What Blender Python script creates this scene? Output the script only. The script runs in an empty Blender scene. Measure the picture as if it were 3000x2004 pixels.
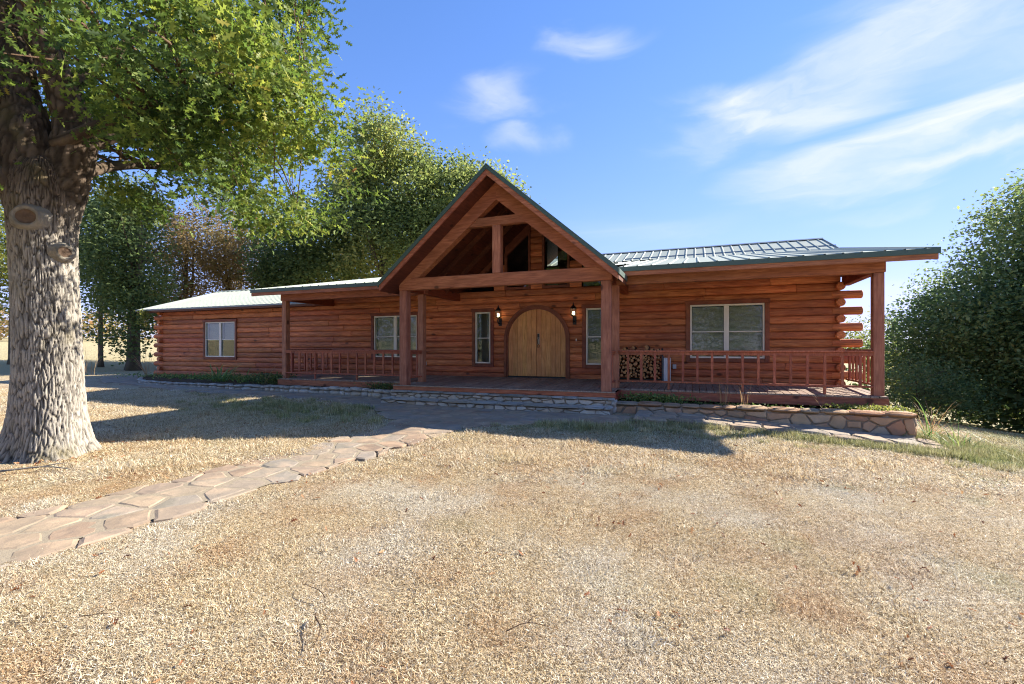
import bpy, bmesh, math, random
import numpy as np
from mathutils import Vector, Matrix, noise
random.seed(7); rng = np.random.default_rng(7)
SC = bpy.context.scene; COL = SC.collection
R = math.radians

# ------------------------------------------------------------------ camera, sky, sun, exposure
YAW = R(21.2); EYE = 0.93            # deck floor is z = 0, facade runs along +X, +Y goes into the house
cam_d = bpy.data.cameras.new('camera'); cam_d.lens = 16.58; cam_d.sensor_width = 36; cam_d.shift_y = 0.006
cam_d.clip_start = 0.05; cam_d.clip_end = 3000
cam = bpy.data.objects.new('camera', cam_d); COL.objects.link(cam)
cam.location = (0, 0, EYE); cam.rotation_euler = (R(90), 0, YAW); SC.camera = cam

SUN = Vector((1.15, 1.12, 1.0)).normalized()
SUN_EL = math.asin(SUN.z); SUN_AZ = math.atan2(SUN.x, SUN.y)
sun_d = bpy.data.lights.new('sun', 'SUN'); sun_d.energy = 4.8; sun_d.angle = R(0.53); sun_d.color = (1, .93, .82)
sun = bpy.data.objects.new('sun', sun_d); COL.objects.link(sun)
sun.rotation_euler = SUN.to_track_quat('Z', 'Y').to_euler(); sun.location = (20, 20, 30)

W = bpy.data.worlds.new('World'); SC.world = W; W.use_nodes = True
def build_world():
    nt = W.node_tree; N = nt.nodes; L = nt.links; N.clear()
    out = N.new('ShaderNodeOutputWorld'); bg = N.new('ShaderNodeBackground'); L.new(bg.outputs[0], out.inputs[0])
    bg.inputs['Strength'].default_value = 0.107
    sky = N.new('ShaderNodeTexSky'); sky.sky_type = 'NISHITA'; sky.sun_disc = False
    sky.sun_elevation = SUN_EL; sky.sun_rotation = SUN_AZ; sky.air_density = 1.0; sky.dust_density = 0.0; sky.ozone_density = 3.0
    hs = N.new('ShaderNodeHueSaturation'); hs.inputs['Saturation'].default_value = 1.18; hs.inputs['Hue'].default_value = .5
    L.new(sky.outputs[0], hs.inputs['Color'])
    tc = N.new('ShaderNodeTexCoord'); sp = N.new('ShaderNodeSeparateXYZ'); L.new(tc.outputs['Generated'], sp.inputs[0])
    def m(op, a, b=None, c=None):
        n = N.new('ShaderNodeMath'); n.operation = op
        for i, v in enumerate((a, b, c)):
            if v is None: continue
            if isinstance(v, (int, float)): n.inputs[i].default_value = v
            else: L.new(v, n.inputs[i])
        return n.outputs[0]
    az = m('ARCTAN2', sp.outputs[0], sp.outputs[1]); el = m('ARCSINE', sp.outputs[2])
    azel = N.new('ShaderNodeCombineXYZ'); L.new(az, azel.inputs[0]); L.new(el, azel.inputs[1])
    # wispy warp
    nz = N.new('ShaderNodeTexNoise'); nz.inputs['Scale'].default_value = 5; nz.inputs['Detail'].default_value = 8; nz.inputs['Distortion'].default_value = .6
    mp = N.new('ShaderNodeMapping'); mp.inputs['Scale'].default_value = (.7, 2.2, 1); mp.inputs['Rotation'].default_value = (0, 0, R(-18)); L.new(azel.outputs[0], mp.inputs[0]); L.new(mp.outputs[0], nz.inputs['Vector'])
    wa = N.new('ShaderNodeVectorMath'); wa.operation = 'SUBTRACT'; L.new(nz.outputs['Color'], wa.inputs[0]); wa.inputs[1].default_value = (.5, .5, .5)
    ws = N.new('ShaderNodeVectorMath'); ws.operation = 'MULTIPLY'; L.new(wa.outputs[0], ws.inputs[0]); ws.inputs[1].default_value = (.34, .15, 0)
    wp = N.new('ShaderNodeVectorMath'); wp.operation = 'ADD'; L.new(azel.outputs[0], wp.inputs[0]); L.new(ws.outputs[0], wp.inputs[1])
    tot = None
    # cirrus: azimuth (from +Y towards +X), elevation, half length, half width, tilt, strength   (degrees)
    for a, e, hl, hw, t, s in [(-12.4, 32.0, 5, 1.7, 0, .62), (-24.6, 27.6, 7, 2.0, 4, .5), (-20.2, 24.3, 4, 1.7, -6, .5),
                               (5.8, 25.2, 8, 2.2, -4, .95), (15.5, 26.0, 18, 3.0, 14, .75), (24, 29.5, 12, 6, 10, .6),
                               (22.0, 20.2, 17, 3.4, 12, .95), (23.5, 16.6, 12, 1.5, 3, .8), (30, 22, 16, 7, 8, .5), (18, 5.2, 3.4, 1.7, 0, .45), (17.5, 13.4, 5, 1.0, 0, .2),
                               (-6, 13.5, 12, 2.2, 0, .18), (-60, 40, 12, 3, 8, .5), (80, 35, 20, 5, 8, .6), (140, 30, 25, 5, 5, .5), (-130, 38, 22, 4, 5, .5), (170, 50, 30, 6, 0, .5), (-95, 24, 14, 3, 4, .45)]:
        su = N.new('ShaderNodeVectorMath'); su.operation = 'SUBTRACT'; L.new(wp.outputs[0], su.inputs[0]); su.inputs[1].default_value = (R(a), R(e), 0)
        ro = N.new('ShaderNodeMapping'); ro.inputs['Rotation'].default_value = (0, 0, R(-t)); L.new(su.outputs[0], ro.inputs[0])
        sc = N.new('ShaderNodeVectorMath'); sc.operation = 'DIVIDE'; L.new(ro.outputs[0], sc.inputs[0]); sc.inputs[1].default_value = (R(hl), R(hw), 1)
        ln = N.new('ShaderNodeVectorMath'); ln.operation = 'LENGTH'; L.new(sc.outputs[0], ln.inputs[0])
        mr = N.new('ShaderNodeMapRange'); mr.interpolation_type = 'SMOOTHERSTEP'; L.new(ln.outputs['Value'], mr.inputs[0])
        mr.inputs[1].default_value = 1.5; mr.inputs[2].default_value = .0; mr.inputs[3].default_value = 0; mr.inputs[4].default_value = s
        tot = mr.outputs[0] if tot is None else m('MAXIMUM', m('MULTIPLY', m('ADD', tot, mr.outputs[0]), .62), m('MAXIMUM', tot, mr.outputs[0]))
    # fine streaks modulate the veil
    n2 = N.new('ShaderNodeTexNoise'); n2.inputs['Scale'].default_value = 9; n2.inputs['Detail'].default_value = 7; n2.inputs['Roughness'].default_value = .55
    mp2 = N.new('ShaderNodeMapping'); mp2.inputs['Scale'].default_value = (.5, 2.6, 1); mp2.inputs['Rotation'].default_value = (0, 0, R(-14)); L.new(wp.outputs[0], mp2.inputs[0]); L.new(mp2.outputs[0], n2.inputs['Vector'])
    mr2 = N.new('ShaderNodeMapRange'); L.new(n2.outputs[0], mr2.inputs[0]); mr2.inputs[1].default_value = .3; mr2.inputs[2].default_value = .66; mr2.inputs[3].default_value = .35; mr2.inputs[4].default_value = 1.0
    fac = m('MULTIPLY', tot, mr2.outputs[0]); fac.node.use_clamp = True
    mix = N.new('ShaderNodeMix'); mix.data_type = 'RGBA'; L.new(fac, mix.inputs['Factor'])
    tn = N.new('ShaderNodeMix'); tn.data_type = 'RGBA'; tn.blend_type = 'MULTIPLY'; tn.inputs['Factor'].default_value = 1; L.new(hs.outputs[0], tn.inputs['A']); tn.inputs['B'].default_value = (1.18, 1.12, 1.34, 1)
    dv = N.new('ShaderNodeMix'); dv.data_type = 'RGBA'; dv.blend_type = 'DIVIDE'; dv.inputs['Factor'].default_value = 1
    ad = N.new('ShaderNodeVectorMath'); ad.operation = 'MULTIPLY_ADD'; L.new(hs.outputs[0], ad.inputs[0]); ad.inputs[1].default_value = (.24, .215, .12); ad.inputs[2].default_value = (1, 1, 1)
    L.new(tn.outputs['Result'], dv.inputs['A']); L.new(ad.outputs[0], dv.inputs['B']); L.new(dv.outputs['Result'], mix.inputs['A']); mix.inputs['B'].default_value = (3.3, 3.45, 3.75, 1)
    L.new(mix.outputs['Result'], bg.inputs['Color'])
build_world()
SC.view_settings.view_transform = 'Standard'; SC.view_settings.look = 'None'; SC.view_settings.gamma = 1
SC.view_settings.use_curve_mapping = False; SC.view_settings.exposure = 1.5
SC.cycles.filter_width = 1.1; SC.cycles.use_denoising = True; SC.cycles.denoising_input_passes = 'RGB_ALBEDO_NORMAL'; SC.cycles.denoising_prefilter = 'NONE'; SC.cycles.max_bounces = 7; SC.cycles.diffuse_bounces = 3; SC.cycles.transparent_max_bounces = 12; SC.cycles.caustics_reflective = False; SC.cycles.caustics_refractive = False

# ------------------------------------------------------------------ helpers
def lin(r, g, b):
    f = lambda c: (c/255/12.92 if c/255 <= .04045 else ((c/255+.055)/1.055)**2.4)
    return (f(r), f(g), f(b))
def tag(o, label=None, cat=None, group=None, kind=None):
    for k, v in (('label', label), ('category', cat), ('group', group), ('kind', kind)):
        if v: o[k] = v
    return o
def link(o, parent=None):
    COL.objects.link(o)
    if parent is not None:
        o.parent = parent; o.matrix_parent_inverse = parent.matrix_basis.inverted()
    return o
def empty(name, loc=(0, 0, 0), parent=None, **kw):
    o = bpy.data.objects.new(name, None); o.empty_display_size = .2; o.location = loc; link(o, parent); return tag(o, **kw)
def obj(name, me, parent=None, loc=(0, 0, 0), rot=(0, 0, 0), scale=(1, 1, 1), **kw):
    o = bpy.data.objects.new(name, me); o.location = loc; o.rotation_euler = rot; o.scale = scale; link(o, parent); return tag(o, **kw)
def pymesh(name, v, f, mat, smooth=False):
    me = bpy.data.meshes.new(name); me.from_pydata([tuple(p) for p in v], [], f); me.materials.append(mat)
    if smooth: me.polygons.foreach_set('use_smooth', [True]*len(me.polygons))
    me.validate(); me.update(); return me
def npmesh(name, V, F, mat, smooth=False, attr=None):
    """V (n,3), F (m,k) int -> mesh, fast"""
    V = np.asarray(V, np.float32); F = np.asarray(F, np.int32); m, k = F.shape
    me = bpy.data.meshes.new(name); me.vertices.add(len(V)); me.vertices.foreach_set('co', V.ravel())
    me.loops.add(m*k); me.loops.foreach_set('vertex_index', F.ravel())
    me.polygons.add(m); me.polygons.foreach_set('loop_start', np.arange(m, dtype=np.int32)*k)
    if smooth: me.polygons.foreach_set('use_smooth', np.ones(m, bool))
    me.update(calc_edges=True); me.materials.append(mat)
    for nm, dat in (attr or {}).items():
        a = me.attributes.new(nm, 'FLOAT', 'POINT'); a.data.foreach_set('value', np.asarray(dat, np.float32))
    return me
def bm_mesh(name, bm, mat, smooth=False):
    me = bpy.data.meshes.new(name); bmesh.ops.recalc_face_normals(bm, faces=bm.faces); bm.to_mesh(me); bm.free(); me.materials.append(mat)
    if smooth: me.polygons.foreach_set('use_smooth', [True]*len(me.polygons))
    return me
_bc = {}
def box_mesh(sx, sy, sz, mat, b=.006, key=''):
    k = (round(sx, 4), round(sy, 4), round(sz, 4), mat.name, b, key)
    if k not in _bc:
        bm = bmesh.new(); bmesh.ops.create_cube(bm, size=1); bmesh.ops.scale(bm, vec=(sx, sy, sz), verts=bm.verts)
        b = min(b, .3*min(sx, sy, sz))
        if b > 0: bmesh.ops.bevel(bm, geom=list(bm.edges), offset=b, segments=1, affect='EDGES')
        _bc[k] = bm_mesh('box', bm, mat)
    return _bc[k]
def box(name, x0, x1, y0, y1, z0, z1, mat, parent=None, b=.006, rot=(0, 0, 0), **kw):
    return obj(name, box_mesh(x1-x0, y1-y0, z1-z0, mat, b), parent, ((x0+x1)/2, (y0+y1)/2, (z0+z1)/2), rot, **kw)
def prism(name, poly, y0, y1, mat, parent=None, axis='Y', **kw):
    """polygon in (x,z) extruded along Y (or polygon in (y,z) along X, or (x,y) along Z), centred on its own origin"""
    cx = sum(p[0] for p in poly)/len(poly); cz = sum(p[1] for p in poly)/len(poly); cm = (y0+y1)/2; h = (y1-y0)/2
    mk = {'Y': lambda p, s: (p[0]-cx, s*h, p[1]-cz), 'X': lambda p, s: (s*h, p[0]-cx, p[1]-cz), 'Z': lambda p, s: (p[0]-cx, p[1]-cz, s*h)}[axis]
    n = len(poly); v = [mk(p, -1) for p in poly]+[mk(p, 1) for p in poly]
    f = [list(range(n))[::-1], list(range(n, 2*n))]+[[i, (i+1) % n, n+(i+1) % n, n+i] for i in range(n)]
    bm = bmesh.new(); vs = [bm.verts.new(p) for p in v]; [bm.faces.new([vs[i] for i in q]) for q in f]
    loc = {'Y': (cx, cm, cz), 'X': (cm, cx, cz), 'Z': (cx, cz, cm)}[axis]
    return obj(name, bm_mesh(name, bm, mat), parent, loc, **kw)
def tube(pts, rad, n=10, cap=True):
    pts = [Vector(p) for p in pts]; V = []; F = []; prev = None
    for i, p in enumerate(pts):
        d = (pts[min(i+1, len(pts)-1)]-pts[max(i-1, 0)]).normalized()
        u = d.orthogonal().normalized() if prev is None else (prev-d*prev.dot(d)).normalized()
        prev = u; w = d.cross(u)
        for k in range(n):
            a = 2*math.pi*k/n; V.append(p+(u*math.cos(a)+w*math.sin(a))*rad[i])
    for i in range(len(pts)-1):
        for k in range(n):
            F.append([i*n+k, i*n+(k+1) % n, (i+1)*n+(k+1) % n, (i+1)*n+k])
    if cap: F += [list(range(n))[::-1], list(range((len(pts)-1)*n, len(pts)*n))]
    return V, F
def merge(parts):
    V = []; F = []
    for v, f in parts:
        o = len(V); V += list(v); F += [[i+o for i in q] for q in f]
    return V, F
def smoothpath(pts, n=4):
    pts = [Vector(p) for p in pts]; out = []
    for i in range(len(pts)-1):
        p0 = pts[max(i-1, 0)]; p1 = pts[i]; p2 = pts[i+1]; p3 = pts[min(i+2, len(pts)-1)]
        for k in range(n):
            t = k/n; out.append(.5*((2*p1)+(p2-p0)*t+(2*p0-5*p1+4*p2-p3)*t*t+(3*p1-p0-3*p2+p3)*t**3))
    return out+[pts[-1]]

# ------------------------------------------------------------------ materials
MATS = {}
class NT:
    def __init__(s, name):
        m = bpy.data.materials.new(name); m.use_nodes = True; s.m = m; s.t = m.node_tree; s.N = s.t.nodes; s.b = s.N['Principled BSDF']; MATS[name] = m
    def n(s, ty, ins=None, **kw):
        n = s.N.new(ty)
        for k, v in kw.items(): setattr(n, k, v)
        for k, v in (ins or {}).items(): s.put(n.inputs[k], v)
        return n
    def put(s, sock, v):
        if isinstance(v, bpy.types.NodeSocket): s.t.links.new(v, sock)
        else:
            if sock.type == 'RGBA' and len(v) == 3: v = (*v, 1)
            sock.default_value = v
    def ramp(s, fac, stops):
        r = s.n('ShaderNodeValToRGB', {'Fac': fac}); e = r.color_ramp.elements
        while len(e) < len(stops): e.new(.5)
        for q, (p, c) in zip(e, stops): q.position = p; q.color = (*c, 1) if len(c) == 3 else c
        return r.outputs[0]
    def coords(s, scale=(1, 1, 1), kind='Object', rnd=0, rot=(0, 0, 0)):
        tc = s.n('ShaderNodeTexCoord'); src = tc.outputs[kind]
        if rnd:
            oi = s.n('ShaderNodeObjectInfo'); mul = s.n('ShaderNodeMath', {0: oi.outputs['Random'], 1: rnd}, operation='MULTIPLY')
            cb = s.n('ShaderNodeCombineXYZ', {0: mul.outputs[0], 1: mul.outputs[0], 2: mul.outputs[0]})
            src = s.n('ShaderNodeVectorMath', {0: src, 1: cb.outputs[0]}, operation='ADD').outputs[0]
        return s.n('ShaderNodeMapping', {'Vector': src, 'Scale': scale, 'Rotation': rot}).outputs[0]
    def noise(s, vec, scale, detail=4, rough=.55, dist=0):
        return s.n('ShaderNodeTexNoise', {'Vector': vec, 'Scale': scale, 'Detail': detail, 'Roughness': rough, 'Distortion': dist}).outputs['Fac']
    def mix(s, fac, a, b, mode='MIX'):
        n = s.n('ShaderNodeMix', data_type='RGBA', blend_type=mode); s.put(n.inputs['Factor'], fac); s.put(n.inputs['A'], a); s.put(n.inputs['B'], b); return n.outputs['Result']
    def rng(s, v, a, b, c, d):
        return s.n('ShaderNodeMapRange', {0: v, 1: a, 2: b, 3: c, 4: d}).outputs[0]
    def bump(s, h, dist=.01, st=1):
        s.put(s.b.inputs['Normal'], s.n('ShaderNodeBump', {'Height': h, 'Distance': dist, 'Strength': st}).outputs[0])
    def done(s, col=None, rough=.6, **kw):
        if col is not None: s.put(s.b.inputs['Base Color'], col)
        s.put(s.b.inputs['Roughness'], rough)
        for k, v in kw.items(): s.put(s.b.inputs[k.replace('_', ' ')], v)
        return s.m
def wood(name, dark, mid, light, scale=(1.2, 14, 14), rough=.55, knots=True, bump=.004, var=.25, spec=.35, checks=False):
    t = NT(name); v = t.coords(scale, rnd=40); g = t.noise(v, 3, 6, .6, .4)
    c = t.ramp(g, [(.28, dark), (.5, mid), (.75, light)])
    v2 = t.coords((.8, .8, 2.5), rnd=23); big = t.noise(v2, 1.4, 3)
    c = t.mix(t.rng(big, .3, .7, 0, .55), c, dark)
    if knots:
        kv = t.coords(tuple(.28*s if s > 4 else s*1.6 for s in scale), rnd=61)
        k = t.n('ShaderNodeTexVoronoi', {'Vector': kv, 'Scale': 1.0, 'Randomness': 1}).outputs['Distance']
        c = t.mix(t.rng(k, .07, .14, .85, 0), c, tuple(x*.3 for x in dark))
    if checks:
        ck = t.noise(t.coords((.5, 55, 55), rnd=17), 1.0, 3, .5); c = t.mix(t.rng(ck, .63, .7, 0, .45), c, tuple(x*.25 for x in dark))
        ps = t.n('ShaderNodeNewGeometry').outputs['Position']; wn = t.noise(t.n('ShaderNodeMapping', {'Vector': ps, 'Scale': (.35, .35, 1.1)}).outputs[0], 1.6, 6, .6); c = t.mix(t.rng(wn, .45, .72, 0, .4), c, lin(122, 84, 64))
    oi = t.n('ShaderNodeObjectInfo'); hsv = t.n('ShaderNodeHueSaturation', {'Color': c, 'Value': t.rng(oi.outputs['Random'], 0, 1, 1-var, 1+var), 'Hue': t.rng(t.noise(t.coords((.01, .01, .01), rnd=99), 5), .35, .65, .492, .508)})
    t.bump(g, bump, .8); return t.done(hsv.outputs[0], rough, Specular_IOR_Level=spec)
M_log = wood('stained_log', lin(134, 72, 43), lin(205, 120, 74), lin(230, 158, 106), (.9, 10, 10), .62, var=.24, checks=True)
M_timber = wood('stained_timber', lin(130, 80, 60), lin(176, 116, 88), lin(200, 142, 112), (9, 9, 1.0), .6, var=.12)
M_beam = wood('stained_beam', lin(124, 72, 48), lin(172, 106, 74), lin(198, 132, 96), (1.0, 9, 9), .6, var=.12)
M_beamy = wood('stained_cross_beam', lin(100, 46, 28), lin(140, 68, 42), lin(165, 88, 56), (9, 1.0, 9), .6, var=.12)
M_trim = wood('window_trim_wood', lin(104, 58, 40), lin(136, 78, 56), lin(158, 96, 70), (2, 9, 2), .6, False, var=.1)
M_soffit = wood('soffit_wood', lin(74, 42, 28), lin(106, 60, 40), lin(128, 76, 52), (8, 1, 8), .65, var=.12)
M_deck = wood('deck_board_wood', lin(122, 102, 88), lin(160, 138, 120), lin(190, 170, 150), (10, .9, 10), .7, var=.16, spec=.2)
M_door = wood('door_plank_wood', lin(172, 114, 64), lin(220, 158, 96), lin(236, 182, 120), (12, 12, .9), .5, False, var=.12)
M_rail = wood('rail_wood', lin(130, 70, 50), lin(174, 100, 72), lin(200, 128, 96), (7, 7, 2), .6, False, var=.14)
M_bark = None
def metal(name, col, rough, met, var=.04, streak=True):
    t = NT(name); n = t.noise(t.coords((2, 2, 2), rnd=9), 2, 4); c = t.mix(t.rng(n, .3, .7, 0, .25), col, tuple(x*.82 for x in col))
    oi = t.n('ShaderNodeObjectInfo'); h = t.n('ShaderNodeHueSaturation', {'Color': c, 'Value': t.rng(oi.outputs['Random'], 0, 1, 1-var, 1+var)})
    return t.done(h.outputs[0], rough, Metallic=met)
M_roof = metal('pale_metal_roofing', lin(164, 170, 156), .6, .0); M_roof.node_tree.nodes['Principled BSDF'].inputs['Specular IOR Level'].default_value = .2
M_green = metal('green_trim_metal', lin(66, 88, 80), .5, .0)
M_ridge = metal('ridge_cap_metal', lin(120, 128, 128), .4, .2)
M_black = metal('black_iron', (.012, .013, .014), .45, .3)
M_white = metal('white_vinyl', lin(228, 222, 208), .4, 0)
M_grey = metal('pale_grey_enamel', lin(205, 208, 212), .35, 0)
M_dark = metal('dark_grey_panel', lin(70, 74, 80), .5, 0)
M_brass = metal('brushed_nickel', lin(150, 145, 138), .35, .8)
M_rubber = metal('black_threshold', (.02, .02, .02), .6, 0)
def mk_stone(name, stops, scale=6, bump=.01, rnd=37, rough=.85):
    t = NT(name); oi = t.n('ShaderNodeObjectInfo'); c = t.ramp(oi.outputs['Random'], stops)
    v = t.coords((1, 1, 2.2), rnd=rnd); n = t.noise(v, scale, 8, .65, .3); n2 = t.noise(v, scale*.4, 3)
    c = t.mix(t.rng(n, .3, .7, 0, .45), c, (.12, .11, .10)); c = t.mix(t.rng(n2, .48, .68, 0, .45), c, lin(198, 170, 140))
    mv = t.noise(t.coords((1, 1, 1), rnd=11), 2.2, 5); c = t.mix(t.rng(mv, .58, .72, 0, .35), c, lin(100, 100, 82))
    t.bump(n, bump, 1); return t.done(c, rough, Specular_IOR_Level=.25)
M_wallstone = mk_stone('wall_stone', [(0, lin(188, 140, 108)), (.22, lin(206, 172, 134)), (.4, lin(176, 162, 142)), (.6, lin(178, 126, 96)), (.8, lin(214, 182, 140)), (1, lin(154, 124, 100))])
M_greystone = mk_stone('grey_wall_stone', [(0, lin(186, 182, 172)), (.3, lin(208, 202, 190)), (.55, lin(168, 160, 146)), (.8, lin(222, 214, 202)), (1, lin(200, 182, 158))])
M_flag = mk_stone('flagstone', [(0, lin(160, 148, 130)), (.25, lin(162, 134, 108)), (.5, lin(150, 142, 130)), (.75, lin(170, 150, 124)), (1, lin(142, 120, 100))], 7, .01)
def mortar(name, col, sc=18):
    t = NT(name); n = t.noise(t.coords(), sc, 8, .7); c = t.mix(n, col, tuple(x*.6 for x in col)); t.bump(n, .008); return t.done(c, .95, Specular_IOR_Level=.1)
M_mortar = mortar('wall_mortar', lin(160, 146, 130)); M_pathbed = mortar('path_mortar', lin(168, 154, 132)); M_soil = mortar('bed_soil', lin(92, 76, 58), 9)
def leafmat(name, stops, trans=.45, rough=.55):
    t = NT(name); a = t.n('ShaderNodeAttribute', attribute_name='lv'); c = t.ramp(a.outputs['Fac'], stops)
    d = t.done(c, rough, Specular_IOR_Level=.3)
    tr = t.n('ShaderNodeBsdfTranslucent', {'Color': t.mix(.5, c, (1, .95, .25), 'MULTIPLY')}); tr2 = t.n('ShaderNodeHueSaturation', {'Color': c, 'Value': 1.45, 'Saturation': 1.03}); t.put(tr.inputs['Color'], tr2.outputs[0])
    mx = t.n('ShaderNodeMixShader', {0: trans}); t.t.links.new(t.b.outputs[0], mx.inputs[1]); t.t.links.new(tr.outputs[0], mx.inputs[2])
    t.t.links.new(mx.outputs[0], t.N['Material Output'].inputs[0]); return t.m
M_oakleaf = leafmat('oak_leaf', [(0, lin(62, 84, 42)), (.4, lin(102, 124, 56)), (.75, lin(146, 156, 70)), (.96, lin(188, 180, 84)), (1, lin(140, 96, 62))], .46)
M_midleaf = leafmat('woodland_leaf', [(0, lin(90, 106, 62)), (.5, lin(122, 134, 76)), (.85, lin(160, 160, 90)), (1, lin(186, 166, 98))], .55)
M_darkleaf = leafmat('dark_leaf', [(0, lin(70, 88, 54)), (.6, lin(104, 120, 70)), (1, lin(138, 146, 84))], .48)
M_brownleaf = leafmat('autumn_leaf', [(0, lin(112, 98, 64)), (.4, lin(140, 118, 78)), (.75, lin(122, 120, 70)), (1, lin(172, 134, 88))], .4)
M_evergreen = leafmat('dense_dark_leaf', [(0, lin(74, 98, 62)), (.6, lin(110, 130, 80)), (1, lin(154, 162, 100))], .4)
M_bushleaf = leafmat('sunny_bush_leaf', [(0, lin(92, 106, 52)), (.6, lin(128, 136, 66)), (1, lin(160, 152, 88))], .45)
M_grassblade = leafmat('green_blade', [(0, lin(84, 112, 58)), (.6, lin(116, 142, 76)), (1, lin(168, 172, 104))], .4)
M_drystalk = leafmat('dry_stalk', [(0, lin(150, 116, 82)), (1, lin(196, 166, 124))], .3)
M_litter = leafmat('fallen_leaf', [(0, lin(120, 72, 44)), (.5, lin(158, 104, 66)), (1, lin(190, 150, 108))], .2)
def grassmat(name, a, b):
    t = NT(name); at = t.n('ShaderNodeAttribute', attribute_name='lv'); ti = t.n('ShaderNodeAttribute', attribute_name='tint', attribute_type='INSTANCER')
    gr = t.n('ShaderNodeAttribute', attribute_name='green', attribute_type='INSTANCER')
    c = t.ramp(at.outputs['Fac'], a); rust = t.ramp(at.outputs['Fac'], b)
    pa = t.n('ShaderNodeAttribute', attribute_name='pale', attribute_type='INSTANCER'); c = t.mix(ti.outputs['Fac'], c, rust); c = t.mix(pa.outputs['Fac'], c, t.ramp(at.outputs['Fac'], [(0, lin(128, 110, 84)), (.35, lin(214, 200, 172)), (1, lin(248, 244, 230))])); c = t.mix(gr.outputs['Fac'], c, t.ramp(at.outputs['Fac'], [(0, lin(92, 108, 60)), (.6, lin(136, 150, 84)), (1, lin(196, 190, 126))]))
    t.done(c, .6, Specular_IOR_Level=.25)
    tr = t.n('ShaderNodeBsdfTranslucent', {'Color': c}); mx = t.n('ShaderNodeMixShader', {0: .3}); t.t.links.new(t.b.outputs[0], mx.inputs[1]); t.t.links.new(tr.outputs[0], mx.inputs[2])
    t.t.links.new(mx.outputs[0], t.N['Material Output'].inputs[0]); return t.m
M_lawn = grassmat('dry_lawn_blade', [(0, lin(94, 74, 48)), (.3, lin(202, 176, 132)), (.7, lin(232, 214, 176)), (1, lin(248, 240, 216))], [(0, lin(104, 70, 40)), (.35, lin(186, 148, 106)), (.75, lin(216, 186, 142)), (1, lin(236, 214, 178))])
def groundmat():
    t = NT('dry_lawn_ground'); v = t.coords((1, 1, 1)); n1 = t.noise(v, .55, 6, .6); n2 = t.noise(v, 6, 8, .7); n3 = t.noise(v, 40, 6, .7)
    c = t.ramp(n1, [(.3, lin(208, 184, 142)), (.5, lin(220, 202, 164)), (.62, lin(204, 172, 128)), (.75, lin(218, 196, 152))])
    c = t.mix(t.rng(n2, .35, .7, 0, .55), c, lin(172, 138, 104)); c = t.mix(t.rng(n3, .4, .65, 0, .75), c, lin(116, 90, 64)); n4 = t.noise(v, 130, 4, .7); c = t.mix(t.rng(n4, .5, .62, 0, .6), c, lin(238, 228, 206))
    g = t.n('ShaderNodeAttribute', attribute_name='green'); c = t.mix(t.n('ShaderNodeMath', {0: g.outputs['Fac'], 1: .8}, operation='MULTIPLY').outputs[0], c, t.mix(n3, lin(96, 110, 60), lin(140, 138, 84)))
    fa = t.n('ShaderNodeAttribute', attribute_name='far'); c = t.mix(fa.outputs['Fac'], c, t.mix(n1, lin(172, 160, 120), lin(190, 174, 134)))
    n5 = t.noise(v, 85, 6, .75); t.bump(n5, .05, 1); return t.done(c, .95, Specular_IOR_Level=.1)
M_ground = groundmat()
def barkmat(name, light, dark, sc=1, top=None):
    t = NT(name); a = t.n('ShaderNodeAttribute', attribute_name='lv'); n = t.noise(t.coords((6*sc, 6*sc, 2*sc)), 6, 8, .7)
    c = t.ramp(a.outputs['Fac'], [(0, dark), (.45, tuple((x+y)/2 for x, y in zip(dark, light))), (1, light)]); c = t.mix(t.rng(n, .35, .7, 0, .6), c, tuple(x*.55 for x in light))
    if top: zc = t.n('ShaderNodeSeparateXYZ', {0: t.coords((1, 1, 1))}).outputs[2]; hz = t.noise(t.coords((1.2, 1.2, 1.2)), 2, 4); c = t.mix(t.rng(t.n('ShaderNodeMath', {0: zc, 1: hz}, operation='ADD').outputs[0], 3.2, 4.3, 0, .9), c, t.mix(a.outputs['Fac'], tuple(x*.3 for x in top), top))
    mo = t.noise(t.coords((1, 1, .6)), 2.4, 5); c = t.mix(t.rng(mo, .55, .72, 0, .55), c, lin(110, 100, 66))
    t.bump(n, .02, 1); return t.done(c, .95, Specular_IOR_Level=.15)
M_oakbark = barkmat('oak_bark', lin(186, 178, 164), lin(40, 34, 29), top=lin(108, 90, 74))
M_limbbark = barkmat('oak_limb_bark', lin(124, 100, 80), lin(42, 34, 28))
M_treebark = barkmat('woodland_bark', lin(120, 108, 92), lin(70, 60, 50))
def rawwood(name, a, b):
    t = NT(name); v = t.coords((1, 1, 1), rnd=13); w = t.noise(v, 14, 6, .7); oi = t.n('ShaderNodeObjectInfo')
    c = t.mix(w, a, b); h = t.n('ShaderNodeHueSaturation', {'Color': c, 'Value': t.rng(oi.outputs['Random'], 0, 1, .7, 1.25)}); t.bump(w, .006); return t.done(h.outputs[0], .85, Specular_IOR_Level=.15)
M_cut = rawwood('cut_wood', lin(206, 160, 112), lin(156, 108, 72)); M_knot = rawwood('knot_wood', lin(70, 56, 46), lin(112, 92, 76)); M_logbark = rawwood('firewood_bark', lin(96, 76, 58), lin(62, 48, 38))
def glassmat():
    t = NT('window_glass'); fr = t.n('ShaderNodeMath', {0: t.n('ShaderNodeLayerWeight', {'Blend': .5}).outputs['Facing'], 1: 4.0}, operation='POWER'); tr = t.n('ShaderNodeBsdfTransparent', {'Color': (.82, .86, .84)}); gl = t.n('ShaderNodeBsdfGlossy', {'Roughness': .01, 'Color': (.95, .97, 1)})
    f = t.rng(fr.outputs[0], 0, 1, .04, 1); mx = t.n('ShaderNodeMixShader', {0: f}); t.t.links.new(tr.outputs[0], mx.inputs[1]); t.t.links.new(gl.outputs[0], mx.inputs[2])
    t.t.links.new(mx.outputs[0], t.N['Material Output'].inputs[0]); return t.m
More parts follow.
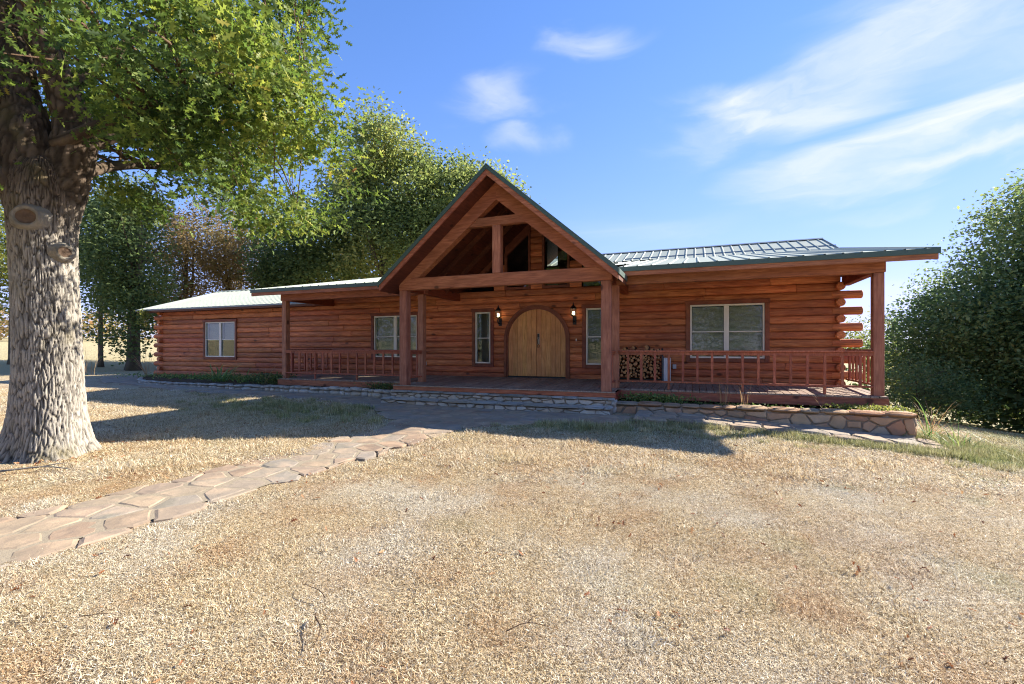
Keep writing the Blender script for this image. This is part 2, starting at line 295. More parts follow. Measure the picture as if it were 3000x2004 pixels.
M_glass = glassmat()
M_blind = metal('blind_slat', lin(238, 226, 198), .5, 0); M_curtain = metal('interior_curtain', lin(150, 146, 134), .8, 0); M_room = metal('dim_room', lin(80, 72, 62), .9, 0)
def bulbmat():
    t = NT('lit_bulb'); t.done((1, .8, .5), .4, Emission_Color=(1, .72, .38, 1), Emission_Strength=6.0); return t.m
M_bulb = bulbmat()

# ------------------------------------------------------------------ ground
def sstep(a, b, x): t = np.clip((x-a)/(b-a), 0, 1); return t*t*(3-2*t)
def gz(X, Y):
    X = np.asarray(X, float); Y = np.asarray(Y, float)
    r = np.maximum(X+1.5, 0); q = np.minimum(r, 9); fall = .028*q+.0055*q*q+.127*np.minimum(np.maximum(r-9, 0), 30)
    z = -.62+.022*np.clip(Y-1, 0, 9.5)+.006*np.clip(-X-4, 0, 12)-fall*(.35+.65*np.clip(Y/9, 0, 1))
    z = z-.06*np.clip(Y-12, 0, 40)*sstep(2, 7, X)
    d = np.hypot(X, Y); z = z+.027*np.clip(d-34, 0, 190)*sstep(-12, -30, X)+.02*np.clip(d-60, 0, 200)*sstep(-30, -10, X)*sstep(0, 20, Y)
    return z
def green_at(X, Y):
    X = np.asarray(X, float); Y = np.asarray(Y, float)
    a = sstep(8.75, 9.1, Y)*sstep(-1.8, -.6, X)*sstep(10.4, 9.4, Y)*.7           # strip before the right flagstone walk
    b = np.exp(-((X+8.2)/2.6)**2-((Y-7.9)/1.0)**2)*.45                              # shaded corner by the walk
    c = np.exp(-((X-4.4)/.9)**2-((Y-9.8)/1.2)**2)*.9
    d = np.exp(-((X+2.4)/2.0)**2-((Y-8.2)/.5)**2)*.6+.75*sstep(4.2, 6.5, X)*sstep(6, 9, Y)  # last term: green colour on the right lawn stands in for tree shade
    return np.clip(a+b+c+d, 0, 1)
def graded(lo, hi, step, far):
    fine = np.arange(lo, hi+1e-6, step); k = np.cumsum(step*1.22**np.arange(1, 60)); k = k[k < far]
    return np.concatenate([(lo-k)[::-1], fine, hi+k])
def build_ground():
    xs = graded(-27, 12, .3, 700); ys = graded(-4, 14, .3, 900); XX, YY = np.meshgrid(xs, ys); Z = gz(XX, YY)
    nzv = np.array([noise.noise((x*.9, y*.9, 3.1))*.018+noise.noise((x*.3, y*.3, 7))*.02 for x, y in zip(XX.ravel(), YY.ravel())])
    V = np.stack([XX.ravel(), YY.ravel(), Z.ravel()+nzv-.02], 1); nx = len(xs); ny = len(ys)
    i = np.arange(nx-1)[None]+nx*np.arange(ny-1)[:, None]; F = np.stack([i, i+1, i+1+nx, i+nx], -1).reshape(-1, 4)
    far = np.clip((np.hypot(V[:, 0], V[:, 1])-26)/12, 0, 1)
    return obj('ground', npmesh('ground', V, F, M_ground, True, {'green': green_at(V[:, 0], V[:, 1]), 'far': far}), kind='structure', label='dry straw coloured lawn sloping away from the house')
build_ground()

# ------------------------------------------------------------------ log house
HOUSE = empty('log_house', (-9, 13.3, -.2), label='long single-storey log cabin with pale metal roof and gabled timber porch', cat='house')
WY = 13.30; PITCH = .192; Z0 = -.2; XL, XR = -21.0, 3.22
def log_mesh(L, end0=0, end1=0, r=.098):
    """half-round wall log along X, length L; rounded faces to the front, flat to the back"""
    prof = [(.13, -.094)]+[(-.03-.054*max(math.cos(t), 0)**.6, .0955*math.sin(t)) for t in np.linspace(-math.pi/2, math.pi/2, 9)]+[(.13, .094)]
    n = len(prof); c = .012; nseg = max(2, int(L/.9)); xs = [-L/2, -L/2+c]+list(np.linspace(-L/2, L/2, nseg+1)[1:-1])+[L/2-c, L/2]
    V = []; F = []; ph = random.random()*50
    for i, x in enumerate(xs):
        k = .9 if i in (0, len(xs)-1) else 1; w = .003*noise.noise((x*.8+ph, 0, 0))
        V += [(x, y*k if y < 0 else y, z*k+w) for y, z in prof]
    m = len(xs)
    for i in range(m-1):
        for k in range(n): F.append([i*n+k, i*n+(k+1) % n, (i+1)*n+(k+1) % n, (i+1)*n+k])
    F += [list(range(n))[::-1], list(range((m-1)*n, m*n))]
    me = pymesh('log', V, F, M_log)
    return me
def round_log(L, r=.097, n=12):
    V = []; F = []
    for x, k in ((-L/2, .86), (-L/2+.012, 1), (0, 1), (L/2-.012, 1), (L/2, .86)):
        V += [(x, r*k*math.cos(2*math.pi*i/n), r*k*math.sin(2*math.pi*i/n)) for i in range(n)]
    for s in range(4):
        for i in range(n): F.append([s*n+i, s*n+(i+1) % n, (s+1)*n+(i+1) % n, (s+1)*n+i])
    F += [list(range(n))[::-1], list(range(4*n, 5*n))]
    return pymesh('round_log', V, F, M_log)
XC = -4.36                                    # axis of the gable and the door
DOOR_R, SPRING = .89, 1.19
WINS = [(-18.35, -16.69, .58, 1.97), (-10.15, -8.45, .63, 2.01), (-6.35, -5.83, .46, 2.04), (-2.88, -2.36, .46, 2.06), (-.12, 1.62, .67, 2.06)]
TRIM = .105
def gable_z(x): return 5.04-.856*abs(x-XC)
def holes_at(za, zb):
    hs = []
    for x0, x1, z0, z1 in WINS:
        if min(zb, z1+TRIM*.6)-max(za, z0-TRIM*.6) > .07: hs.append((x0-TRIM*.7, x1+TRIM*.7))
    zc = (za+zb)/2; ro = DOOR_R+.07
    if zc < SPRING: hs.append((XC-ro, XC+ro))
    elif zc < SPRING+ro: q = math.sqrt(ro*ro-(zc-SPRING)**2); hs.append((XC-q, XC+q))
    return hs
def front_wall():
    wall = empty('front_wall', (-9, WY, 0), HOUSE); rl = round_log(.62)
    for i in range(19):
        za = Z0+i*PITCH; zb = za+PITCH; zc = (za+zb)/2
        if i < 14: spans = [(XL, XR)]
        elif i == 14: spans = [(-12.0, XR)]
        elif i < 17: spans = [(-12.0, -7.0), (-1.72, XR)]
        else: continue
        hs = sorted(holes_at(za, zb)); free = []
        for a, b in spans:
            x = a
            for h0, h1 in hs:
                if h1 <= a or h0 >= b: continue
                if h0-x > .06: free.append((x, h0))
                x = max(x, h1)
            if b-x > .06: free.append((x, b))
        for a, b in free:
            x = a
            while b-x > 1e-3:
                L = random.uniform(1.6, 5.2)
                if b-x-L < .8: L = b-x
                obj('log', log_mesh(L-.006), wall, (x+L/2, WY, zc)); x += L
        if i < 14 and i % 2 == 0:         # crossing courses: front logs run past the corners, side logs show their ends in between
            obj('log_end', rl, wall, (XR+.13, WY+.0, zc)); obj('log_end', rl, wall, (XL-.2, WY+.0, zc))
        elif i < 14:
            for x in (XR-.03, XL+.0): obj('log_end', rl, wall, (x, WY+.08, zc), (0, 0, R(90)))
    # short log piers between the gable windows
    for px, w in ((XC, .36), (XC-1.185, .36), (XC+1.185, .36), (XC-2.33, .3), (XC+2.33, .3)):
        z = Z0+15*PITCH; top = gable_z(abs(px-XC)+XC+w/2)-.28
        while z+PITCH < top: obj('log', log_mesh(w), wall, (px, WY, z+PITCH/2)); z += PITCH
    return wall
front_wall()
def side_walls():
    for nm, x, s in (('side_wall', XR-.02, 1), ('side_wall', XL+.02, -1)):
        w = empty(nm, (x, 16, 0), HOUSE); D = 10.6 if s > 0 else 6.2; me = log_mesh(D)
        for i in range(14): obj('log', me, w, (x, WY+.15+D/2, Z0+(i+.5)*PITCH+.002), (0, 0, R(90)*s))
        b = WY+.1; e = b+D+.1; rz = 4.5 if s > 0 else 3.6
        prism('gable_end', [(b, 2.48), (e, 2.48), ((b+e)/2, rz)], x-.06, x+.06, M_trim, w, 'X')
    box('back_wall', -12.2, XR-.2, 23.9, 24.1, -.3, 2.6, M_trim, HOUSE); box('back_wall', XL+.2, -12.2, 19.5, 19.7, -.3, 2.6, M_trim, HOUSE)
    box('inner_wall', -12.3, -12.1, 13.6, 24, -.3, 3.0, M_room, HOUSE)
    box('floor', XL+.2, XR-.2, 13.45, 23.8, -.06, .04, M_room, HOUSE)
side_walls()

def strip_prism(name, A, B, y0, y1, mat, parent, closed=False):
    """band between two matching polylines in (x,z), extruded along Y"""
    n = len(A); cx, cz = A[0]; V = []
    for y in (y0, y1):
        for P in (A, B): V += [(p[0]-cx, y-(y0+y1)/2, p[1]-cz) for p in P]
    F = []; m = n if closed else n-1
    for i in range(m):
        j = (i+1) % n; a0, a1, b0, b1 = i, j, n+i, n+j; o = 2*n
        F += [[a0, a1, b1, b0], [o+a0, o+b0, o+b1, o+a1], [a0, o+a0, o+a1, a1], [b0, b1, o+b1, o+b0]]
    if not closed: F += [[0, n, 3*n, 2*n], [n-1, 3*n-1, 4*n-1, 2*n-1]]
    bm = bmesh.new(); vs = [bm.verts.new(v) for v in V]; [bm.faces.new([vs[k] for k in f]) for f in F]
    return obj(name, bm_mesh(name, bm, mat), parent, (cx, (y0+y1)/2, cz))
def inset(poly, d):
    """convex polygon shrunk by d"""
    cx = sum(p[0] for p in poly)/len(poly); cy = sum(p[1] for p in poly)/len(poly); out = [tuple(p) for p in poly]
    n = len(poly)
    for i in range(n):
        (x0, y0), (x1, y1) = poly[i], poly[(i+1) % n]; nx, ny = y1-y0, x0-x1; l = math.hypot(nx, ny)
        if l < 1e-6: continue
        nx /= l; ny /= l
        if (cx-x0)*nx+(cy-y0)*ny > 0: nx, ny = -nx, -ny
        out = clip(out, nx, ny, x0*nx+y0*ny-d)
        if len(out) < 3: return []
    return out
def clip(poly, nx, ny, c):
    out = []; n = len(poly)
    for i in range(n):
        p, q = poly[i], poly[(i+1) % n]; a = p[0]*nx+p[1]*ny-c; b = q[0]*nx+q[1]*ny-c
        if a <= 0: out.append(p)
        if (a < 0) != (b < 0) and abs(a-b) > 1e-9: t = a/(a-b); out.append((p[0]+(q[0]-p[0])*t, p[1]+(q[1]-p[1])*t))
    return out
def offset4(poly, d):
    q = inset(poly, d); return q if len(q) == len(poly) else poly

def blinds(x0, x1, z0, z1, y, parent, part=1.0):
    P = []; z = z1-.03
    while z > z1-(z1-z0)*part+.02:
        w = .024; t = .5
        P.append(([(x0, y-w/2, z-w*t), (x1, y-w/2, z-w*t), (x1, y+w/2, z+w*t), (x0, y+w/2, z+w*t)], [[0, 1, 2, 3]])); z -= .03
    V, F = merge(P); c = Vector(((x0+x1)/2, y, (z0+z1)/2)); obj('blind', pymesh('blind', [Vector(v)-c for v in V], F, M_blind), parent, c)
def window(x0, x1, z0, z1, double, blind=1.0):
    w = empty('window', ((x0+x1)/2, WY, z0), HOUSE); yo = WY-.115
    box('trim', x0-TRIM, x0, yo, WY+.05, z0-TRIM, z1, M_trim, w, .008); box('trim', x1, x1+TRIM, yo, WY+.05, z0-TRIM, z1, M_trim, w, .008)
    box('trim', x0-TRIM-.015, x1+TRIM+.015, yo-.012, WY+.05, z1, z1+TRIM, M_trim, w, .008); box('sill', x0, x1, yo+.002, WY+.05, z0-TRIM, z0, M_trim, w, .008)
    fr = .045; ya, yb = WY-.085, WY+.03
    def bar(nm, a, b, c, d, dy=0): box(nm, a, b, ya+dy, yb, c, d, M_white, w, .005)
    bar('frame', x0+.001, x0+fr, z0+.001, z1-.001); bar('frame', x1-fr, x1-.001, z0+.001, z1-.001); bar('frame', x0+fr, x1-fr, z1-fr, z1-.001); bar('frame', x0+fr, x1-fr, z0+.001, z0+fr)
    xm = (x0+x1)/2; zm = (z0+z1)/2-.01
    if double: bar('mullion', xm-.06, xm+.06, z0+fr, z1-fr, .004); cells = [(x0+fr, xm-.06), (xm+.06, x1-fr)]
    else: cells = [(x0+fr, x1-fr)]
    for a, b in cells:
        bar('meeting_rail', a, b, zm-.014, zm+.014, .02)
        for c, d, dy in ((zm+.014, z1-fr, .03), (z0+fr, zm-.014, .045)):
            box('pane', a, b, ya+dy, ya+dy+.006, c, d, M_glass, w, 0)
        if blind: blinds(a+.01, b-.01, z0+fr, z1-fr, WY+.06, w, blind)
    box('room_backing', x0-.05, x1+.05, WY+.35, WY+.36, z0-.1, z1+.1, M_curtain if not blind else M_room, w, 0)
for k, (w, bl) in enumerate(zip(WINS, (.55, 1, 0, 0, 1))): window(*w, k in (0, 1, 4), bl)

def gable_windows():
    zb = Z0+15*PITCH+.01
    for a, b in ((XC-1.005, XC-.18), (XC+.18, XC+1.005), (XC-2.18, XC-1.365), (XC+1.365, XC+2.18)):
        p = [(a, zb), (b, zb), (b, gable_z(b)-.42), (a, gable_z(a)-.42)]; w = empty('gable_window', ((a+b)/2, WY, zb), HOUSE)
        q = offset4(p, .07); strip_prism('frame', p, q, WY-.1, WY+.03, M_trim, w, True)
        prism('pane', q, WY-.03, WY-.022, M_glass, w); prism('room_backing', p, WY+1.6, WY+1.62, M_room, w)
        t = [(a, p[3][1]+.0), (b, p[2][1]+.0), (b, gable_z(b)-.16), (a, gable_z(a)-.16)]; prism('gable_board', t, WY-.06, WY+.04, M_trim, w)
gable_windows()

def door():
    d = empty('front_door', (XC, WY, .06), HOUSE); zb = .10; y0, y1 = WY-.075, WY-.02
    for s in (-1, 1):
        w = DOOR_R/6-.0008
        for k in range(6):
            xa = .006+k*(DOOR_R-.008)/6; xb = xa+w-.006; top = []
            for t in np.linspace(0, 1, 6):
                x = xb+(xa-xb)*t; top.append((XC+s*x, SPRING+math.sqrt(max((DOOR_R-.004)**2-x*x, 0))))
            prism('plank', [(XC+s*xa, zb), (XC+s*xb, zb)]+top, y0, y1, M_door, d)
    arc = [(math.cos(t), math.sin(t)) for t in np.linspace(0, math.pi, 25)]
    ring = lambda r: [(XC+r, .05)]+[(XC+r*c, SPRING+r*s) for c, s in arc]+[(XC-r, .05)]
    strip_prism('outer_trim', ring(DOOR_R+.125), ring(DOOR_R+.045), WY-.125, WY+.05, M_trim, d); strip_prism('inner_jamb', ring(DOOR_R+.044), ring(DOOR_R+.001), WY-.1, WY+.05, M_trim, d)
    box('threshold', XC-DOOR_R, XC+DOOR_R, WY-.12, WY+.02, .045, .092, M_rubber, d); box('door_backing', XC-.8, XC+.8, WY+.0, WY+.012, .1, 1.9, M_rubber, d, 0)
    h = box('handle_plate', XC+.03, XC+.1, y0-.012, y0-.001, 1.04, 1.36, M_brass, d, .004)
    box('keypad', XC+.036, XC+.094, y0-.026, y0-.012, 1.24, 1.345, M_black, d, .004)
    V, F = tube(smoothpath([(0, -.01, .16), (0, -.055, .13), (0, -.06, .02), (0, -.01, -.02)], 4), [.011]*13, 8); obj('handle', pymesh('handle', V, F, M_black, True), d, (XC+.065, y0-.01, 1.06))
    V, F = tube([(.035*math.cos(t), -.012, .035*math.sin(t)) for t in np.linspace(0, 2*math.pi, 17)], [.008]*17, 6, False); obj('knocker', pymesh('knocker', V, F, M_black, True), d, (XC+.062, y0-.004, .99))
    box('doorbell', XC+DOOR_R+.3, XC+DOOR_R+.33, WY-.115, WY-.085, 1.13, 1.2, M_white, HOUSE)
    box('outlet_box', -8.17, -8.08, WY-.12, WY-.08, .38, .5, M_grey, HOUSE); box('outlet_box', -.55, -.46, WY-.12, WY-.08, .38, .5, M_grey, HOUSE)
door()

# deck
GX0, GX1 = -7.12, -1.62        # the gabled part of the deck
def dz(y): return .027*(y-11.05)
def deck():
    d = empty('porch_deck', (-4, 12, 0), HOUSE); x = -12.02; w = .137; tilt = math.atan(.027)
    while x < 3.42:
        y0 = 10.14 if GX0 < x+w/2 < GX1 else 11.0; y1 = 13.24
        obj('deck_board', box_mesh(w, y1-y0, .036, M_deck, .004), d, (x+w/2, (y0+y1)/2, dz((y0+y1)/2)-.018+random.uniform(-.0015, .0015)), (tilt, 0, 0)); x += w+.009
    box('fascia_board', -12.06, GX0-.03, 11.0, 11.04, -.22, -.038, M_beam, d); box('fascia_board', GX1+.03, 3.46, 11.0, 11.04, -.22, -.038, M_beam, d)
    box('fascia_board', GX0-.05, GX1+.05, 10.105, 10.145, -.125, -.03, M_beam, d); box('edge_board', GX0-.05, GX1+.05, 10.09, 10.13, -.029, -.002, M_deck, d)
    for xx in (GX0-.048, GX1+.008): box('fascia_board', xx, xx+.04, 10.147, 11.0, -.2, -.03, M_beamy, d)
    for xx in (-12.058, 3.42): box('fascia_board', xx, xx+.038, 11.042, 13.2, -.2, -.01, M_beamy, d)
    box('under_deck_shade_sheet', -11.9, 3.3, 11.4, 11.44, -.6, -.08, M_rubber, d)  # black sheet painted in for the darkness beneath the deck, no real board
    # short joist ends and stones behind are covered by the bed
deck()
PZ = 2.40
POSTS = [(-11.92, 11.19, .17), (-6.99, 11.19, .17), (-1.74, 11.19, .17), (3.33, 11.19, .18), (-6.94, 10.3, .21), (-1.79, 10.3, .21)]
for x, y, s in POSTS: box('post', x-s/2, x+s/2, y-s/2, y+s/2, dz(y)-.02, PZ-.002, M_timber, HOUSE, .012)
# beams
box('porch_beam', -12.04, -6.85, 11.09, 11.29, PZ, PZ+.25, M_beam, HOUSE, .01); box('porch_beam', -1.88, 3.44, 11.09, 11.29, PZ, PZ+.25, M_beam, HOUSE, .01)
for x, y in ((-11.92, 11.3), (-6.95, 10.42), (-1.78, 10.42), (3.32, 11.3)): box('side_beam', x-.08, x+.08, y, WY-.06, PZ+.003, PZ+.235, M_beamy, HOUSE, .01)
# gable truss
def truss():
    t = empty('gable_truss', (XC, 10.3, PZ), HOUSE); ya, yb = 10.2, 10.4
    box('tie_beam', XC-2.7, XC+2.7, ya, yb, PZ, PZ+.3, M_beam, t, .012)
    for s in (-1, 1):
        zt = lambda x: gable_z(XC+x)-.2
        p = [(XC, zt(0)), (XC+s*2.66, zt(2.66)), (XC+s*2.66, zt(2.66)-.05), (XC+s*2.33, PZ+.302), (XC+s*2.12, PZ+.302), (XC, 4.43)]
        if s > 0: p = p[::-1]
        prism('rafter', p, ya-.004 if s < 0 else ya-.002, yb, M_beam, t)
    box('collar_beam', XC-1.05, XC+1.05, ya+.02, yb-.02, 3.83, 4.04, M_beam, t, .01); box('king_post', XC-.105, XC+.105, ya+.01, yb-.01, PZ+.302, 3.828, M_timber, t, .01)
truss()
# common rafters under the gable roof, dark inside
for y in (11.4, 12.3):
    for s in (-1, 1):
        zt = lambda x: gable_z(XC+x)-.205
        p = [(XC, zt(0)), (XC+s*2.6, zt(2.6)), (XC+s*2.6, zt(2.6)-.17), (XC, zt(0)-.17)]; prism('roof_rafter', p if s < 0 else p[::-1], y-.03, y+.03, M_soffit, HOUSE)

# ------------------------------------------------------------------ roofs
_pc = {}
def panel_mesh(width, length):
    k = (round(width, 3), round(length, 3))
    if k not in _pc:
        prof = [(0, 0)]; s = .15
        while s < width-.03: prof += [(s-.03, 0), (s-.012, .022), (s+.012, .022), (s+.03, 0)]; s += .3
        prof.append((width, 0)); n = len(prof); V = []
        for v in (0, length):
            for th in (0, -.004): V += [(u-width/2, v-length/2, h+th) for u, h in prof]
        F = []
        for i in range(n-1): F += [[i, i+1, 2*n+i+1, 2*n+i], [n+i, 3*n+i, 3*n+i+1, n+i+1], [i, n+i, n+i+1, i+1], [2*n+i, 2*n+i+1, 3*n+i+1, 3*n+i]]
        _pc[k] = pymesh('roof_panel', V, F, M_roof)
    return _pc[k]
def panel(parent, x0, x1, y0, y1, zf, along='X'):
    """sheet lying on z = zf(v): along X the sheet spans x0..x1 and runs up the slope y0..y1 (for 'Y' the roles swap)"""
    if along == 'X':
        z0, z1 = zf(y0), zf(y1); L = math.hypot(y1-y0, z1-z0); a = math.atan2(z1-z0, y1-y0)
        return obj('roof_panel', panel_mesh(x1-x0, L), parent, ((x0+x1)/2, (y0+y1)/2, (z0+z1)/2), (a, 0, 0))
    z0, z1 = zf(x0), zf(x1); L = math.hypot(x1-x0, z1-z0); a = math.atan2(z1-z0, x1-x0)
    m = Matrix.Rotation(-a, 3, 'Y') @ Matrix.Rotation(R(-90), 3, 'Z')
    return obj('roof_panel', panel_mesh(y1-y0, L), parent, ((x0+x1)/2, (y0+y1)/2, (z0+z1)/2), m.to_euler())
def spans(a, b, w):
    n = max(1, round((b-a)/w)); return [(a+(b-a)*i/n, a+(b-a)*(i+1)/n) for i in range(n)]
porch_z = lambda y: 2.745+.197*(y-10.75)
main_z = lambda y: 2.53+.356*(y-12.8)
left_z = lambda y: 2.53+.32*(y-12.8)
BRK = 17.12; RIDGE = 18.7; LRIDGE = 16.47
def valley(x): return 10.75+(gable_z(x)-2.745)/.197
def roofs():
    pr = empty('porch_roof', (-4, 12, 2.7), HOUSE)
    for a, b in ((-12.87, XC-2.72), (XC+2.72, 4.12)):
        for u, v in spans(a, b, .9): panel(pr, u, v, 10.735, BRK, porch_z)
        za = porch_z(10.76); zb = porch_z(BRK)
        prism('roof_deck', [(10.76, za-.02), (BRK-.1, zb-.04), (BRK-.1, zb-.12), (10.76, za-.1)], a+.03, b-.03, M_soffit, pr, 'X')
        box('eave_trim', a-.004, b+.004, 10.715, 10.735, za-.105, za-.002, M_green, pr, .003)
        box('fascia', a+.01, b-.01, 10.737, 10.775, za-.2, za-.03, M_beam, pr, .004)
    for u, v in spans(XC-2.72, XC-1.5, .6): panel(pr, u, v, max(valley(v)+.05, 10.8), BRK, porch_z)
    for u, v in spans(XC+1.5, XC+2.72, .6): panel(pr, u, v, max(valley(u)+.05, 10.8), BRK, porch_z)
    for x in (-12.87, 4.12):
        s = -1 if x < 0 else 1; za, zb = porch_z(10.72), porch_z(BRK)
        prism('rake_trim', [(10.72, za+.02), (BRK, zb+.02), (BRK, zb-.1), (10.72, za-.1)], x+s*.006-.01, x+s*.006+.01, M_green, pr, 'X'); prism('rake_board', [(10.78, za-.06), (BRK, zb-.06), (BRK, zb-.2), (10.78, za-.2)], x-s*.02-.015, x-s*.02+.015, M_soffit, pr, 'X')
    mr = empty('main_roof', (-4, 17, 4), HOUSE)
    for u, v in spans(-12.0, 4.0, .9):
        inner = abs((u+v)/2-XC) < 3.1; panel(mr, u, v, 16.9 if inner else 13.5, RIDGE, main_z)
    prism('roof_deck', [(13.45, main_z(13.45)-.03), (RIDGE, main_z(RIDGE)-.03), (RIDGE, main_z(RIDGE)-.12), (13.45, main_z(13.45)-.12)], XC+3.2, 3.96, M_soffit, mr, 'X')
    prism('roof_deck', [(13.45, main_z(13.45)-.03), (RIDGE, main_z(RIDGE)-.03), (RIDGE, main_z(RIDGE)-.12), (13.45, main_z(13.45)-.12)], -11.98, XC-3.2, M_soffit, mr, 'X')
    bz = lambda y: main_z(2*RIDGE-y)
    prism('back_slope', [(RIDGE, bz(RIDGE)), (24.6, bz(24.6)), (24.6, bz(24.6)-.08), (RIDGE, bz(RIDGE)-.08)], -12.0, 4.0, M_roof, mr, 'X')
    rz = main_z(RIDGE); prism('ridge_cap', [(RIDGE-.15, rz-.02), (RIDGE, rz+.045), (RIDGE+.15, rz-.02), (RIDGE, rz+.02)], -12.02, 4.03, M_ridge, mr, 'X')
    prism('rake_trim', [(16.4, main_z(16.4)+.03), (RIDGE, rz+.03), (RIDGE, rz-.09), (16.4, main_z(16.4)-.09)], 4.0, 4.02, M_ridge, mr, 'X')
    prism('break_flashing', [(BRK-.07, porch_z(BRK-.07)+.028), (BRK+.0, porch_z(BRK)+.04), (BRK+.1, main_z(BRK+.1)+.034), (BRK+.1, main_z(BRK+.1)+.02), (BRK-.07, porch_z(BRK-.07)+.012)], XC+2.0, 4.06, M_ridge, mr, 'X')
    lr = empty('wing_roof', (-17, 15, 3), HOUSE)
    for u, v in spans(-21.92, -12.0, .9): panel(lr, u, v, 12.785, LRIDGE, left_z)
    prism('roof_deck', [(12.8, left_z(12.8)-.02), (LRIDGE, left_z(LRIDGE)-.02), (LRIDGE, left_z(LRIDGE)-.1), (12.8, left_z(12.8)-.1)], -21.88, -12.0, M_soffit, lr, 'X')
    lz = left_z(LRIDGE); prism('back_slope', [(LRIDGE, lz), (20.2, left_z(12.74)), (20.2, left_z(12.74)-.08), (LRIDGE, lz-.08)], -21.92, -12, M_roof, lr, 'X')
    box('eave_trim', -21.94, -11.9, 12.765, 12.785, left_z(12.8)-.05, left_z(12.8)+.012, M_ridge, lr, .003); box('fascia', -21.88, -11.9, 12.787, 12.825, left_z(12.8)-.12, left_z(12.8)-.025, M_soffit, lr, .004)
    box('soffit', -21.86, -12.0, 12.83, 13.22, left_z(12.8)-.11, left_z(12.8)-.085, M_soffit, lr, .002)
    prism('rake_trim', [(12.77, left_z(12.77)+.015), (LRIDGE, lz+.015), (LRIDGE, lz-.08), (12.77, left_z(12.77)-.08)], -21.94, -21.92, M_ridge, lr, 'X')
    prism('ridge_cap', [(LRIDGE-.15, lz-.02), (LRIDGE, lz+.04), (LRIDGE+.15, lz-.02), (LRIDGE, lz+.015)], -21.94, -12, M_roof, lr, 'X')
    gr = empty('gable_roof', (XC, 10, 4), HOUSE)
    for s in (-1, 1):
        for ya, yb, hw in ((9.66, 10.86, 2.92), (10.86, 17.3, 2.66)):
            zt = lambda u: gable_z(XC+u)
            p = [(XC, zt(0)-.02), (XC+s*hw, zt(hw)-.02), (XC+s*hw, zt(hw)-.2), (XC, zt(0)-.2)]
            prism('roof_deck', p if s < 0 else p[::-1], ya+.02, yb, M_soffit, gr)
            for u, v in spans(ya, yb, .9): panel(gr, XC-hw if s < 0 else XC, XC if s < 0 else XC+hw, u, v, gable_z, 'Y')
        hw = 2.93; q = [(XC, zt(0)+.025), (XC+s*hw, zt(hw)+.025), (XC+s*hw, zt(hw)-.09), (XC, zt(0)-.09)]
        prism('rake_trim', q if s < 0 else q[::-1], 9.625, 9.645, M_green, gr)
        q = [(XC, zt(0)-.05), (XC+s*2.9, zt(2.9)-.05), (XC+s*2.9, zt(2.9)-.225), (XC, zt(0)-.225)]; prism('barge_board', q if s < 0 else q[::-1], 9.647, 9.69, M_beam, gr)
        box('eave_trim', XC+s*2.93-.012, XC+s*2.93+.012, 9.648, 10.86, zt(hw)-.1, zt(hw)+.02, M_green, gr, .003)
    prism('ridge_cap', [(XC-.14, gable_z(XC)-.1), (XC, gable_z(XC)+.035), (XC+.14, gable_z(XC)-.1), (XC, gable_z(XC)+.015)], 9.62, 17.3, M_green, gr)
roofs()

# railings
def railing(a, b, n, every=5):
    (ax, ay), (bx, by) = a, b; r = empty('railing', ((ax+bx)/2, (ay+by)/2, 0), HOUSE); L = math.hypot(bx-ax, by-ay); ang = math.atan2(by-ay, bx-ax); c = ((ax+bx)/2, (ay+by)/2)
    zo = dz(c[1]); zz = lambda z: z+zo
    obj('top_rail', box_mesh(L, .105, .035, M_rail, .006), r, (*c, zz(.86)), (0, 0, ang)); obj('sub_rail', box_mesh(L, .04, .07, M_rail, .005), r, (*c, zz(.807)), (0, 0, ang)); obj('bottom_rail', box_mesh(L, .07, .04, M_rail, .005), r, (*c, zz(.17)), (0, 0, ang))
    nx, ny = math.sin(ang), -math.cos(ang); o = .0415
    for i in range(n):
        t = (i+.7)/(n+.4); lo = .155 if (i % every) != every//2+1 else .0
        obj('baluster', box_mesh(.05, .042, .84-lo, M_rail, .004), r, (ax+(bx-ax)*t+nx*o*0, ay+(by-ay)*t+ny*o*0-0.0, zz((.84+lo)/2)), (0, 0, ang+random.uniform(-.04, .04)))
railing((-11.83, 11.13), (-7.08, 11.13), 15); railing((-1.65, 11.13), (3.24, 11.13), 16)
railing((3.33, 11.29), (3.33, 13.15), 7, 99); railing((-11.92, 11.29), (-11.92, 13.15), 7, 99)
railing((-6.97, 10.41), (-6.97, 11.1), 2, 99); railing((-1.77, 10.41), (-1.77, 11.1), 2, 99)

